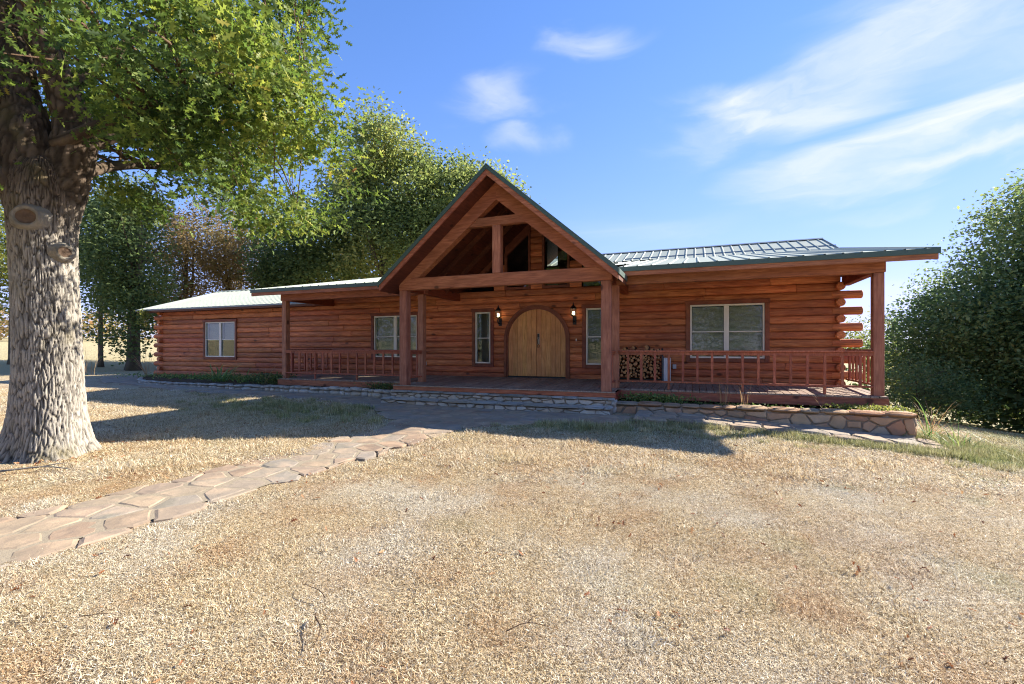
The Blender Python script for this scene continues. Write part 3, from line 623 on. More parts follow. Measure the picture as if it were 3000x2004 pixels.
# ------------------------------------------------------------------ wall lanterns
def lantern(x, label):
    t = empty('wall_lantern', (x, WY-.09, 1.6), label=label, cat='lantern', group='lanterns beside the front door'); yw = WY-.095
    box('back_plate', x-.05, x+.05, yw-.02, yw, 1.6, 1.84, M_black, t, .01)
    V, F = tube(smoothpath([(x, yw-.02, 1.7), (x, yw-.12, 1.66), (x, yw-.2, 1.72), (x, yw-.17, 1.84)], 4), [.016]*13, 8); obj('arm', pymesh('arm', [Vector(v)-Vector((x, yw, 1.7)) for v in V], F, M_black, True), t, (x, yw, 1.7))
    c = Vector((x, yw-.17, 1.85))
    def ringv(r, z): return [(r*math.cos(2*math.pi*(k+.5)/6), r*math.sin(2*math.pi*(k+.5)/6), z) for k in range(6)]
    def lathe(nm, prof, mat):
        V = []; F = []
        for r, z in prof: V += ringv(r, z)
        for i in range(len(prof)-1):
            for k in range(6): F.append([i*6+k, i*6+(k+1) % 6, (i+1)*6+(k+1) % 6, (i+1)*6+k])
        F += [list(range(6))[::-1], list(range(len(prof)*6-6, len(prof)*6))]; obj(nm, pymesh(nm, V, F, mat), t, c)
    lathe('base', [(.02, -.03), (.06, -.01), (.075, .0), (.075, .012)], M_black); lathe('cap', [(.1, .195), (.104, .2), (.07, .25), (.03, .29), (.018, .33), (.008, .37)], M_black)
    ra, rb = .07, .09; A = ringv(ra, .012); B = ringv(rb, .195)
    for k in range(6):
        j = (k+1) % 6; V, F = tube([A[k], B[k]], [.006, .006], 6); obj('glazing_bar', pymesh('glazing_bar', V, F, M_black), t, c)
        s = .97; obj('pane', pymesh('pane', [Vector(A[k])*s, Vector(A[j])*s, Vector(B[j])*s, Vector(B[k])*s], [[0, 1, 2, 3]], M_glass), t, c)
    for k in range(3):
        a = 2.1*k; V, F = tube([(.022*math.cos(a), .022*math.sin(a), z) for z in (.012, .05, .07, .1, .125)], [.008, .008, .013, .012, .003], 8); obj('bulb', pymesh('bulb', V, F, M_bulb, True), t, c)
lantern(-5.5, 'lit black wall lantern between the arched door and the unobstructed sidelight'); lantern(-3.2, 'lit black wall lantern between the arched door and the sidelight beside the firewood')

# ------------------------------------------------------------------ firewood, box
def firewood():
    x0, x1, zb, y0 = -2.05, -.82, .14, 12.62; zf = dz(12.7)
    r = empty('firewood_rack', ((x0+x1)/2, y0+.2, zf), label='low dark metal rack holding the split firewood on the porch', cat='rack')
    for y in (y0+.06, y0+.36):
        box('rail', x0-.03, x1+.03, y-.015, y+.015, zb-.035, zb-.01, M_black, r, .003)
        for x in (x0-.03, x1+.03):
            box('upright', x-.012, x+.012, y-.012, y+.012, zf, .93, M_black, r, .003)
    # disc packing in the stack's end view
    discs = []; tries = 0
    while len(discs) < 128 and tries < 9000:
        tries += 1; rr = random.choice((.062, .055, .048, .042, .036, .03)) if tries < 2500 else random.uniform(.022, .036); x = random.uniform(x0+rr, x1-rr); z = random.uniform(zb+rr-.008, .90-rr*.2)
        if all((x-a)**2+(z-b)**2 > (rr+c)**2*.9 for a, b, c in discs): discs.append((x, z, rr))
    discs += [(-1.17, .945, .06), (-1.5, .93, .045), (-1.72, .92, .035)]
    for x, z, rr in discs:
        n = random.choice((9, 10, 11)); ph = random.random()*6; L = random.uniform(.4, .46); prof = []
        split = random.random() < .45; s0 = random.random()*6.28
        for k in range(n):
            a = 2*math.pi*k/n; q = rr*random.uniform(.92, 1.06)
            if split:
                d = math.cos(a-s0); q = min(q, rr*.45/d) if d > .45 else q
            prof.append((q*math.cos(a), q*math.sin(a)))
        V = [(p[0], -L/2, p[1]) for p in prof]+[(p[0], L/2, p[1]) for p in prof]
        me = pymesh('firewood_log', V, [list(range(n)), list(range(n, 2*n))[::-1]]+[[k, n+k, n+(k+1) % n, (k+1) % n] for k in range(n)], M_cut)
        me.materials.append(M_logbark)
        for p in me.polygons:
            if len(p.vertices) == 4: p.material_index = 1
        obj('firewood_log', me, None, (x, y0+.21+random.uniform(-.03, .03), z), (0, 0, 0), label='cut firewood log stacked in the porch rack', cat='firewood', group='firewood stacked on the porch')
firewood()
def utility_box():
    t = empty('utility_box', (-.66, 12.7, .05), label='narrow pale grey metal box standing beside the firewood rack', cat='box')
    box('body', -.75, -.58, 12.66, 12.86, .06, .68, M_grey, t, .008); box('dark_edge', -.79, -.752, 12.65, 12.87, .06, .72, M_dark, t, .006); box('foot', -.76, -.57, 12.64, 12.88, .045, .062, M_dark, t, .003)
utility_box()

# ------------------------------------------------------------------ stonework
def voronoi(sites, rect):
    x0, x1, y0, y1 = rect; S = np.array(sites); out = []
    for i, (sx, sy) in enumerate(sites):
        d = (S[:, 0]-sx)**2+(S[:, 1]-sy)**2; poly = [(x0, y0), (x1, y0), (x1, y1), (x0, y1)]
        for j in np.argsort(d)[1:18]:
            nx, ny = S[j]-S[i]; m = (S[j]+S[i])/2; poly = clip(poly, nx, ny, nx*m[0]+ny*m[1])
            if len(poly) < 3: break
        out.append(poly)
    return out
def poisson(rect, r, jitter=30, inside=None):
    x0, x1, y0, y1 = rect; pts = []; fails = 0
    while fails < 400:
        p = (random.uniform(x0, x1), random.uniform(y0, y1)); rr = r*random.uniform(.62, 1.25)
        if all((p[0]-q[0])**2+(p[1]-q[1])**2 > rr*rr for q in pts): pts.append(p); fails = 0
        else: fails += 1
    return pts
def chaikin(poly):
    out = []; n = len(poly)
    for i in range(n):
        p, q = poly[i], poly[(i+1) % n]; out += [(p[0]*.8+q[0]*.2, p[1]*.8+q[1]*.2), (p[0]*.2+q[0]*.8, p[1]*.2+q[1]*.8)]
    return out
def ragged(poly, j):
    out = []; n = len(poly)
    for i in range(n):
        p, q = poly[i], poly[(i+1) % n]; L = math.hypot(q[0]-p[0], q[1]-p[1]); k = max(1, int(L/.11))
        for s in range(k): out.append((p[0]+(q[0]-p[0])*(s+.12)/k+random.uniform(-j, j), p[1]+(q[1]-p[1])*(s+.12)/k+random.uniform(-j, j)))
    return out
def slab(poly, h, bev, mat, jit=.006):
    """rounded slab mesh: outline in the local XY plane, thickness h along +Z, centred on its centroid"""
    poly = chaikin(poly) if jit < .01 else ragged(poly, .011)
    if jit >= .01: jit = .003
    cx = sum(p[0] for p in poly)/len(poly); cy = sum(p[1] for p in poly)/len(poly); n = len(poly)
    sz = sum(math.hypot(p[0]-cx, p[1]-cy) for p in poly)/n; k = max(.6, 1-bev/sz); P = [(p[0]-cx+random.uniform(-jit, jit), p[1]-cy+random.uniform(-jit, jit)) for p in poly]
    V = [(x, y, -h*.6) for x, y in P]+[(x, y, h*.55+random.uniform(-.1, .1)*h) for x, y in P]+[(x*k, y*k, h+random.uniform(-.12, .12)*h) for x, y in P]+[(0, 0, h*1.04)]
    F = []
    for r in range(2): F += [[r*n+i, r*n+(i+1) % n, (r+1)*n+(i+1) % n, (r+1)*n+i] for i in range(n)]
    F += [[2*n+i, 2*n+(i+1) % n, 3*n] for i in range(n)]
    return pymesh('stone', V, F, mat), cx, cy
def rough_unit(seed, mat):
    bm = bmesh.new(); bmesh.ops.create_cube(bm, size=1); bmesh.ops.bevel(bm, geom=list(bm.edges), offset=.13, segments=2, affect='EDGES')
    for v in bm.verts: v.co += .05*noise.noise_vector(v.co*1.6+Vector((seed*7.3, 0, 0)))
    return bm_mesh('stone', bm, mat, True)
ROUGH = {m.name: [rough_unit(i, m) for i in range(8)] for m in (M_wallstone, M_greystone)}
def rough(parent, x0, x1, y0, y1, z0, z1, mat):
    obj('stone', random.choice(ROUGH[mat.name]), parent, ((x0+x1)/2, (y0+y1)/2, (z0+z1)/2), (0, 0, random.uniform(-.04, .04)), (x1-x0, y1-y0, z1-z0))
def stone_face(parent, x0, x1, z0, z1, y, r, asp, mat, proud=.025):
    """random rubble face in the plane Y = y looking to -Y"""
    for c in voronoi([(a*asp, b) for a, b in poisson((x0/asp, x1/asp, z0, z1), r)] if False else [(a, b) for a, b in poisson((x0/asp, x1/asp, z0, z1), r)], (x0/asp, x1/asp, z0, z1)):
        c = [(a*asp, b) for a, b in c]; c = inset(c, .008)
        if len(c) < 3: continue
        me, cx, cz = slab(c, proud*random.uniform(.7, 1.5), .014, mat, .011); obj('stone', me, parent, (cx, y, cz), (R(90), 0, 0))
def retaining_wall():
    w = empty('stone_retaining_wall', (1, 10.2, -.6), label='rubble stone retaining wall in warm browns before the firewood porch', cat='stone wall'); x0, x1, y = -1.58, 3.56, 10.15
    prism('mortar_core', [(x0, -.95), (x1, -1.1), (x1, -.26), (x0, -.26)], y, y+.27, M_mortar, w)
    stone_face(w, x0, x1, -.86, -.285, y-.004, .19, 1.55, M_wallstone, .03)
    x = x0-.02
    while x < x1:
        L = random.uniform(.22, .55); L = min(L, x1+.03-x)
        if L > .08: rough(w, x, x+L-.012, y-.05, y+.29, -.285, -.205+random.uniform(-.012, .012), M_wallstone)
        x += L
    for k in range(5):       # the short return at the end
        for z in (-.8, -.62, -.45): rough(w, x1-.04, x1+.05, y+.06+k*.16, y+.2+k*.16, z, z+.16, M_wallstone)
    box('return_core', x1-.2, x1, y+.271, y+.9, -1.0, -.27, M_mortar, w)
retaining_wall()
def low_wall():
    w = empty('low_stone_edging', (-12, 10.5, -.35), label='low grey rubble edging along the bed before the low wing', cat='stone wall'); pts = [(-7.2, 10.42), (-10, 10.62), (-13, 10.62), (-16, 10.72), (-18.6, 11.1), (-20.2, 12.0)]; P = smoothpath([(x, y, 0) for x, y in pts], 8)
    V = []; F = []; acc = 0; stn = []
    for i in range(len(P)-1):
        a, b = P[i], P[i+1]; L = (b-a).length; ang = math.atan2(b.y-a.y, b.x-a.x); m = (a+b)/2; g = float(gz(m.x, m.y)); top = -.14-.008*max(0, -m.x-8) if m.x > -16 else -.2
        for s in range(max(1, round(L/.26))):
            pass
        n = max(1, round(L/random.uniform(.2, .3)))
        for s in range(n):
            c = a+(b-a)*((s+.5)/n); l = L/n-.01; h = (top-g)
            zz = g-.05
            for lev in range(2):
                hh = h*(.6 if lev == 0 else .42)*random.uniform(.85, 1.1)
                obj('stone', random.choice(ROUGH[M_greystone.name]), w, (c.x+random.uniform(-.02, .02), c.y+random.uniform(-.025, .025), zz+hh/2+.03), (0, random.uniform(-.08, .08), ang+random.uniform(-.1, .1)), (l*random.uniform(.9, 1.1), .2, hh)); zz += hh
    return P
EDGE = low_wall()
def steps():
    w = empty('stone_steps', (XC, 10, -.42), label='two-tier grey stone steps below the gabled porch', cat='steps'); x0, x1 = GX0-.05, GX1+.04
    for ya, yb, za, zb in ((9.98, 10.4, -.5, -.15), (9.58, 9.975, -.55, -.3)):
        box('mortar_core', x0, x1, ya+.03, yb, za, zb, M_mortar, w, .01)
        x = x0-.01
        while x < x1:                                   # capping slabs make the tread
            L = min(random.uniform(.3, .75), x1+.01-x)
            if L > .1: rough(w, x, x+L-.012, ya-.03, yb-.004, zb-.035, zb+.022+random.uniform(-.006, .006), M_greystone)
            x += L
        stone_face(w, x0, x1, (-.33 if za > -.52 else -.5), zb-.03, ya+.028, .125, 2.4, M_greystone, .03)
    for z in (-.2, -.33): rough(w, x1-.05, x1+.03, 9.9, 10.3, z-.1, z+.03, M_greystone)
steps()
def flag_path(name, label, region, r, bounds, edges, h=.020, mat=M_flag, drop=-.010):
    """flagstones laid over a mortar bed; region(x,y) says where the path is"""
    root = None; x0, x1, y0, y1 = bounds; nx = int((x1-x0)/.12)+1; ny = int((y1-y0)/.12)+1; xs = np.linspace(x0, x1, nx); ys = np.linspace(y0, y1, ny); V = []; idx = {}; F = []
    for i in range(nx-1):
        for j in range(ny-1):
            if region((xs[i]+xs[i+1])/2, (ys[j]+ys[j+1])/2, .13 if name != 'right_walk' else 0):
                q = []
                for a, b in ((i, j), (i+1, j), (i+1, j+1), (i, j+1)):
                    if (a, b) not in idx: idx[(a, b)] = len(V); V.append((xs[a], ys[b], float(gz(xs[a], ys[b]))+.021+drop))
                    q.append(idx[(a, b)])
                F.append(q)
    root = obj(name, pymesh(name, V, F, M_pathbed, True), kind='structure', label=label)
    for c in voronoi(poisson(bounds, r), bounds):
        if len(c) < 3: continue
        cx = sum(p[0] for p in c)/len(c); cy = sum(p[1] for p in c)/len(c)
        if not region(cx, cy, -.12): continue
        for nx_, ny_, k_ in edges(cx, cy): c = clip(c, nx_, ny_, k_)
        if len(c) < 3: continue
        c = inset(c, random.uniform(.003, .009))
        if len(c) < 3: continue
        me, cx, cy = slab(c, h*random.uniform(.8, 1.15), .03, mat, .012); e = .3
        gx = float(gz(cx+e, cy)-gz(cx-e, cy))/(2*e); gy = float(gz(cx, cy+e)-gz(cx, cy-e))/(2*e)
        obj('flagstone', me, root, (cx, cy, float(gz(cx, cy))+.006+drop), (math.atan(gy)+random.uniform(-.012, .012), -math.atan(gx)+random.uniform(-.012, .012), 0))
def walk_lr(y):
    xl = np.interp(y, [-1, 2.2, 3.4, 5, 6.8, 7.6, 8.3, 9.0], [-6.0, -5.66, -5.47, -5.4, -5.12, -5.4, -6.2, -7.4]); xr = np.interp(y, [-1, 1.7, 4, 5.2, 6.2, 7.2, 7.9, 8.5, 8.9], [-4.6, -4.42, -4.22, -4.04, -3.92, -3.85, -3.3, -2.2, -1.2])
    return xl, xr
def walk_region(x, y, m):
    xl, xr = walk_lr(y); wob = .03*math.sin(y*5.1+x)+.02*math.sin(y*11)
    if y < 8.95: return xl+m+wob < x < xr-m+wob
    return xl+m < x < -1.0-m and y < 9.6-m*0
def walk_edges(x, y):
    if y > 8.6: return [(0, 1, 9.62)]
    e = .25; A = [walk_lr(y-e), walk_lr(y+e)]; out = []
    for k, s in ((0, -1), (1, 1)):
        dx = A[1][k]-A[0][k]; nx, ny = 2*e*s, -dx*s; l = math.hypot(nx, ny); nx /= l; ny /= l; xm = (A[0][k]+A[1][k])/2+random.uniform(-.1, .09); out.append((nx, ny, nx*xm+ny*y))
    return out
def cross_region(x, y, m):
    yn = np.interp(x, [-24, -20, -14.4, -10.2, -7.2], [12.6, 10.9, 9.85, 9.6, 9.0]); yf = np.interp(x, [-24, -20.3, -16, -13, -10, -7.2], [14, 12.0, 10.66, 10.55, 10.55, 10.4])
    return -24+m < x < -7.35-m*0 and yn+m < y < yf+.1-m
def right_region(x, y, m):
    yn = np.interp(x, [-1.2, 0, 1.3, 3.6], [8.95, 9.3, 9.3, 9.42]); return -1.05+m*0 < x < 3.62-m and yn+m < y < 10.12
flag_path('front_walk', 'flagstone walk leading up to the porch steps', walk_region, .36, (-7.6, -.9, -1, 9.65), walk_edges)
flag_path('bed_walk', 'flagstone walk along the left planting bed', cross_region, .42, (-24.2, -7.2, 8.8, 14.2), lambda x, y: [(0, 1, float(np.interp(x, [-24, -20.3, -16, -13, -10, -7.2], [14, 12.0, 10.66, 10.55, 10.55, 10.4]))+.05)])
flag_path('right_walk', 'raised flagstone strip below the right retaining wall', right_region, .5, (-1.1, 3.75, 8.8, 10.12), lambda x, y: [(0, -1, -float(np.interp(x, [-1.2, 0, 1.3, 3.6], [8.93, 9.22, 9.2, 9.32])))], .05, M_flag, .03)
# planting beds
def bed(name, label, pts, z0, z1):
    n = len(pts); V = [(x, y, z1+random.uniform(-.02, .02)) for x, y in pts]+[(x, y, z0) for x, y in pts]; obj(name, pymesh(name, V, [list(range(n))]+[[i, n+i, n+(i+1) % n, (i+1) % n] for i in range(n)], M_soil), kind='structure', label=label)
bed('planting_bed', 'shaded soil bed along the left log wall', [(p.x, p.y+.06) for p in EDGE]+[(-21, 12.6), (-21.2, 13.4), (-12, 13.4), (-12, 11.9), (-7.1, 11.9), (-7.1, 10.5)], -.6, -.2)
bed('raised_bed', 'soil bed behind the stone retaining wall', [(-1.5, 10.38), (3.4, 10.38), (3.4, 11.6), (-1.5, 11.6)], -.8, -.275)

# ------------------------------------------------------------------ trees
def leaf_mesh(name, C, S, mat, template, tf, up=.3, flat=None, lv=None, droop=None):
    """C centres (n,3), S sizes (n,), template (k,3) in the leaf's own plane, tf faces"""
    n = len(C); k = len(template); d = rng.normal(size=(n, 3)); d[:, 2] = d[:, 2]*.6-(droop if droop is not None else 0); d /= np.linalg.norm(d, axis=1)[:, None]
    nn = rng.normal(size=(n, 3)); nn[:, 2] += up*3; nn -= d*np.sum(nn*d, 1)[:, None]; nn /= np.linalg.norm(nn, axis=1)[:, None]; b = np.cross(nn, d)
    T = np.asarray(template, float); V = C[:, None]+S[:, None, None]*(T[None, :, 0:1]*d[:, None]+T[None, :, 1:2]*b[:, None]+T[None, :, 2:3]*nn[:, None])
    F = (np.asarray(tf)[None]+(np.arange(n)*k)[:, None, None]).reshape(-1, len(tf[0])); lv = rng.random(n) if lv is None else lv
    return npmesh(name, V.reshape(-1, 3), F, mat, False, {'lv': np.repeat(lv, k)})
DIAMOND = [(0, 0, 0), (.5, .28, .06), (1, 0, -.02), (.5, -.28, .06)]; DIAMOND_F = [[0, 1, 2, 3]]
half = [(.0, .02), (.18, .06), (.27, .22), (.33, .07), (.46, .09), (.58, .29), (.63, .09), (.74, .08), (.88, .20), (.88, .06)]
OAK = [(x, 0, -.05*x*x) for x in (0, .2, .36, .58, .76, 1.0)]
def oak_template():
    up = [(x, y, .12*y-.08*x*x) for x, y in half]; dn = [(x, -y, .12*y-.08*x*x) for x, y in half]; V = [(0, 0, 0)]+up+[(1.0, 0, -.1)]+dn[::-1]; n = len(V)
    V.append((.48, 0, -.02)); return V, [[i, (i+1) % n, n] for i in range(n)]
OAK_V, OAK_F = oak_template()
def trunk_mesh(path, rad, mat, n=24, rough_=.04):
    V, F = tube(path, rad, n); lv = [.5]*len(V); V = [Vector(v)+Vector(noise.noise_vector(Vector(v)*1.7))*rough_ for v in V]
    me = pymesh('trunk', V, F, mat, True); a = me.attributes.new('lv', 'FLOAT', 'POINT'); a.data.foreach_set('value', [random.random() for _ in V]); return me
def relpath(P, o): return [Vector(p)-Vector(o) for p in P]

def oak():
    ox, oy = -8.49, 3.80; gzv = float(gz(ox, oy)); o = Vector((ox, oy, gzv-.1)); t = empty('oak_tree', o, label='huge grey-barked oak with two healed knots overhanging the lawn', cat='tree')
    # trunk: real ridged bark, flared foot
    nu, nv = 300, 400; H = 4.25; V = np.zeros((nv, nu, 3)); LV = np.zeros((nv, nu))
    for j in range(nv):
        z = H*j/(nv-1); f = z/H; r0 = (.375+.24*math.exp(-z/.24)+.07*math.exp(-z/1.0)-.02*math.sin(f*3.0)+.02*max(0, f-.7)/.3)*math.sqrt(max(0., 1-(max(0, f-.84)/.16)**2))
        cx = .02*math.sin(z*1.1)+.0*z; cy = .03*math.sin(z*.9+1)
        for i in range(nu):
            a = 2*math.pi*i/nu; ca, sa = math.cos(a), math.sin(a); but = (.08*math.cos(3*a+.6)+.06*math.cos(5*a+2)+.03*math.cos(8*a))*math.exp(-z/.36)+.015*math.cos(2*a+z*.5)
            q = Vector((ca*4.3, sa*4.3, z*1.9)); wv = noise.noise_vector(q*.9)*.33+noise.noise_vector(q*2.6)*.16; d, pts = noise.voronoi(Vector((q.x*3.0, q.y*3.0, q.z*2.3))+wv*2.0); e = min((d[1]-d[0])*4.6, 1); n1 = noise.noise(q*6)*.5+.5; e = e*(.62+.5*n1); r = r0+but+(.026*e-.016)*min(1, r0*4)+.01*noise.noise(q*2.2)
            V[j, i] = (cx+r*ca, cy+r*sa, z); LV[j, i] = min(1, max(0, e*1.0-.06+.2*noise.noise(q*.5)))
    idx = np.arange(nu); F = []
    for j in range(nv-1): F.append(np.stack([j*nu+idx, j*nu+(idx+1) % nu, (j+1)*nu+(idx+1) % nu, (j+1)*nu+idx], 1))
    obj('trunk', npmesh('trunk', V.reshape(-1, 3), np.concatenate(F), M_oakbark, True, {'lv': LV.ravel()}), t, o)
    # healed branch stubs, on the side that faces the lawn
    for dirx, z, r in (((.632, -.773), 3.2, .13), ((.998, .054), 2.78, .095)):
        d = Vector((dirx[0], dirx[1], 0)).normalized(); c = Vector((ox, oy, gzv))+d*.415+Vector((0, 0, z+.0)); u = Vector((-d.y, d.x, 0)); zz = Vector((0, 0, 1)); V = []; F = []; lv = []
        prof = [(1.6, -.12), (1.3, -.02), (1.05, .035), (.86, .03), (.74, -.0), (.45, -.005), (.0, .0)]; n = 22
        for rr, h in prof:
            for k in range(n):
                a = 2*math.pi*k/n; w = 1+.1*noise.noise((math.cos(a)*1.3+z, math.sin(a)*1.3, rr))+.05*noise.noise((math.cos(a)*6+z, math.sin(a)*6, rr)); V.append(u*math.cos(a)*r*rr*w*1.12+zz*math.sin(a)*r*rr*w*.98+d*(h*r/.16+.012*noise.noise((math.cos(a)*5+z, math.sin(a)*5, rr*4)))); lv.append((.42 if rr > .8 else .2)+.3*noise.noise((math.cos(a)*4+z, math.sin(a)*4, rr*6)))
        for i in range(len(prof)-1):
            for k in range(n): F.append([i*n+k, i*n+(k+1) % n, (i+1)*n+(k+1) % n, (i+1)*n+k])
        me = pymesh('knot', V, F, M_oakbark, True); a = me.attributes.new('lv', 'FLOAT', 'POINT'); a.data.foreach_set('value', lv); me.materials.append(M_knot)
        for p in me.polygons:
            if p.index >= 4*n: p.material_index = 1
        obj('knot', me, t, c)
    vw = Vector((ox, oy, 0)).normalized(); F2 = vw; R2 = Vector((vw.y, -vw.x, 0)); c0 = Vector((ox, oy, gzv))
    def P(l, d, z): return c0+R2*l+F2*d+Vector((0, 0, z))
    limbs = [([P(.03, 0, 2.9), P(.13, 0, 3.6), P(.28, 0, 4.28), P(.29, 0, 4.67), P(.19, -.05, 5.05), P(.04, -.1, 5.48), P(-.13, -.1, 5.91), P(-.27, 0, 6.34), P(-.7, .2, 7.6), P(-.9, .3, 9)], [.27, .31, .27, .235, .2, .18, .16, .145, .09, .03]),
             ([P(-.03, .03, 2.9), P(-.12, .08, 3.6), P(-.2, .2, 4.5), P(-.27, .3, 5.0), P(-.3, .4, 5.5), P(-.5, .8, 6.6), P(-1.1, 1.4, 8.2)], [.27, .32, .28, .23, .19, .13, .04]),
             ([P(-.05, .0, 3.5), P(-1.2, .2, 4.2), P(-2.6, .3, 5.0), P(-3.7, .2, 5.6)], [.2, .15, .11, .04]),
             ([P(.15, .0, 4.2), P(1.0, .2, 4.9), P(2.1, .4, 5.5), P(3.4, .5, 5.9)], [.12, .08, .06, .02]),
             ([P(.1, .2, 3.9), P(.9, 1.2, 4.6), P(1.8, 2.3, 5.1), P(2.5, 3.0, 5.3)], [.12, .08, .06, .02]),
             ([P(.1, -.1, 4.3), P(.9, -.8, 4.8), P(1.9, -1.4, 5.2), P(2.9, -1.9, 5.4)], [.1, .07, .05, .02]),
             ([P(.1, .1, 5.0), P(.7, .3, 6.0), P(1.4, .6, 7.0), P(2.1, .8, 7.9)], [.12, .08, .06, .02])]
    joints = []
    for pts, rd in limbs:
        big = rd[0] >= .22; ns = 72 if big else 20; sp = smoothpath(pts, 26 if big else 5); rr = np.interp(np.linspace(0, len(rd)-1, len(sp)), range(len(rd)), rd); V, F = tube(relpath(sp, o), rr, ns); ctr = relpath(sp, o); V2 = []; q = []
        for k, v in enumerate(V):
            c = ctr[k//ns]; w = noise.noise_vector(v*3)*.35; e = noise.voronoi(Vector((v.x*13, v.y*13, v.z*3.6))+w*2.6)[0]; e = min((e[1]-e[0])*2.6, 1)*(.45+.7*(noise.noise(v*22)*.5+.5)); q.append((v, e)); V2.append(c+(v-c)*(1+(.13*(e-.5)+.10*noise.noise(v*2.2))*min(1, rr[k//ns]/.14)))
        me = pymesh('limb', V2, F, M_oakbark, True); a = me.attributes.new('lv', 'FLOAT', 'POINT'); a.data.foreach_set('value', [e for _, e in q]); obj('limb', me, t, o)
        joints += [(p, r) for p, r in list(zip(sp, rr))[len(sp)//4::5 if big else 1]]
    # crown: twig tips fill a lumpy dome with a low hem; twigs lead back to the limbs
    tips = []; tr = 0
    while len(tips) < 940 and tr < 90000:
        tr += 1; p = np.array([random.uniform(-4.9, 4.9), random.uniform(-4.9, 4.9), random.uniform(2.75, 10.2)]); rad = math.hypot(p[0], p[1]); lump = noise.noise((p[0]*.5+ox, p[1]*.5, p[2]*.55))*1.0; rm = 3.95+lump*1.35
        away = p[0]*vw.x+p[1]*vw.y; side = p[0]*R2.x+p[1]*R2.y
        hem = 3.85+.95*noise.noise((p[0]*.62, p[1]*.62, 4))+(.5 if rad < 1.2 else 0)+.27*away
        if p[2] < hem or rad > rm*math.sqrt(max(0, 1-((p[2]-5.2)/5.0)**2 if p[2] > 5.2 else 1-((5.2-p[2])/3.6)**2)): continue
        if noise.noise((p[0]*.85+3, p[1]*.85, p[2]*.95)) < .05: continue
        if -1.5 < side < .55 and away < .1 and p[2] < 7.2 and random.random() < .78: continue
        if rad/rm < .5 and random.random() < .5: continue
        sx = (p[0]*SUN.x+p[1]*SUN.y)/math.hypot(SUN.x, SUN.y); sy = abs(p[0]*SUN.y-p[1]*SUN.x)/math.hypot(SUN.x, SUN.y); zr = p[2]-sx*.65
        if sx > 0 and sy < .75 and zr < 2.9 and random.random() < .85: continue
        tips.append(p)
    T = np.array(tips)+np.array([ox, oy, gzv]); C = []; S = []; LVv = []
    for p in T:
        m = random.randint(46, 80); C.append(p+rng.normal(size=(m, 3))*np.array([.25, .25, .15])+np.array([0, 0, -.1])*rng.random((m, 1))); S.append(rng.uniform(.1, .175, m)); base = .40+.5*noise.noise(p*.8); LVv.append(np.clip(base+rng.normal(size=m)*.16, 0, .97))
    C = np.concatenate(C); S = np.concatenate(S); LVv = np.concatenate(LVv); red = rng.random(len(LVv)) < .002; LVv[red] = 1
    obj('crown', leaf_mesh('crown', C-np.array(o), S, M_oakleaf, OAK_V, OAK_F, .25, lv=LVv, droop=.35), t, o, kind='stuff')
    parts = []
    JP = np.array([list(j[0]) for j in joints])
    for p in T[::2]:
        k = int(np.argmin(((JP-p)**2).sum(1)*(1+.3*rng.random(len(JP))))); a = Vector(JP[k]); b = Vector(p); mid = (a+b)/2+Vector((random.uniform(-.25, .25), random.uniform(-.25, .25), .25)); L = (b-a).length
        parts.append(tube(relpath(smoothpath([a, mid, b], 3), o), np.linspace(min(.012+.008*L, joints[k][1]*.6), .004, 7), 5, False))
    V, F = merge(parts); me = pymesh('branches', V, F, M_limbbark, True); a = me.attributes.new('lv', 'FLOAT', 'POINT'); a.data.foreach_set('value', [.6]*len(V)); obj('branches', me, t, o, kind='stuff')
oak()

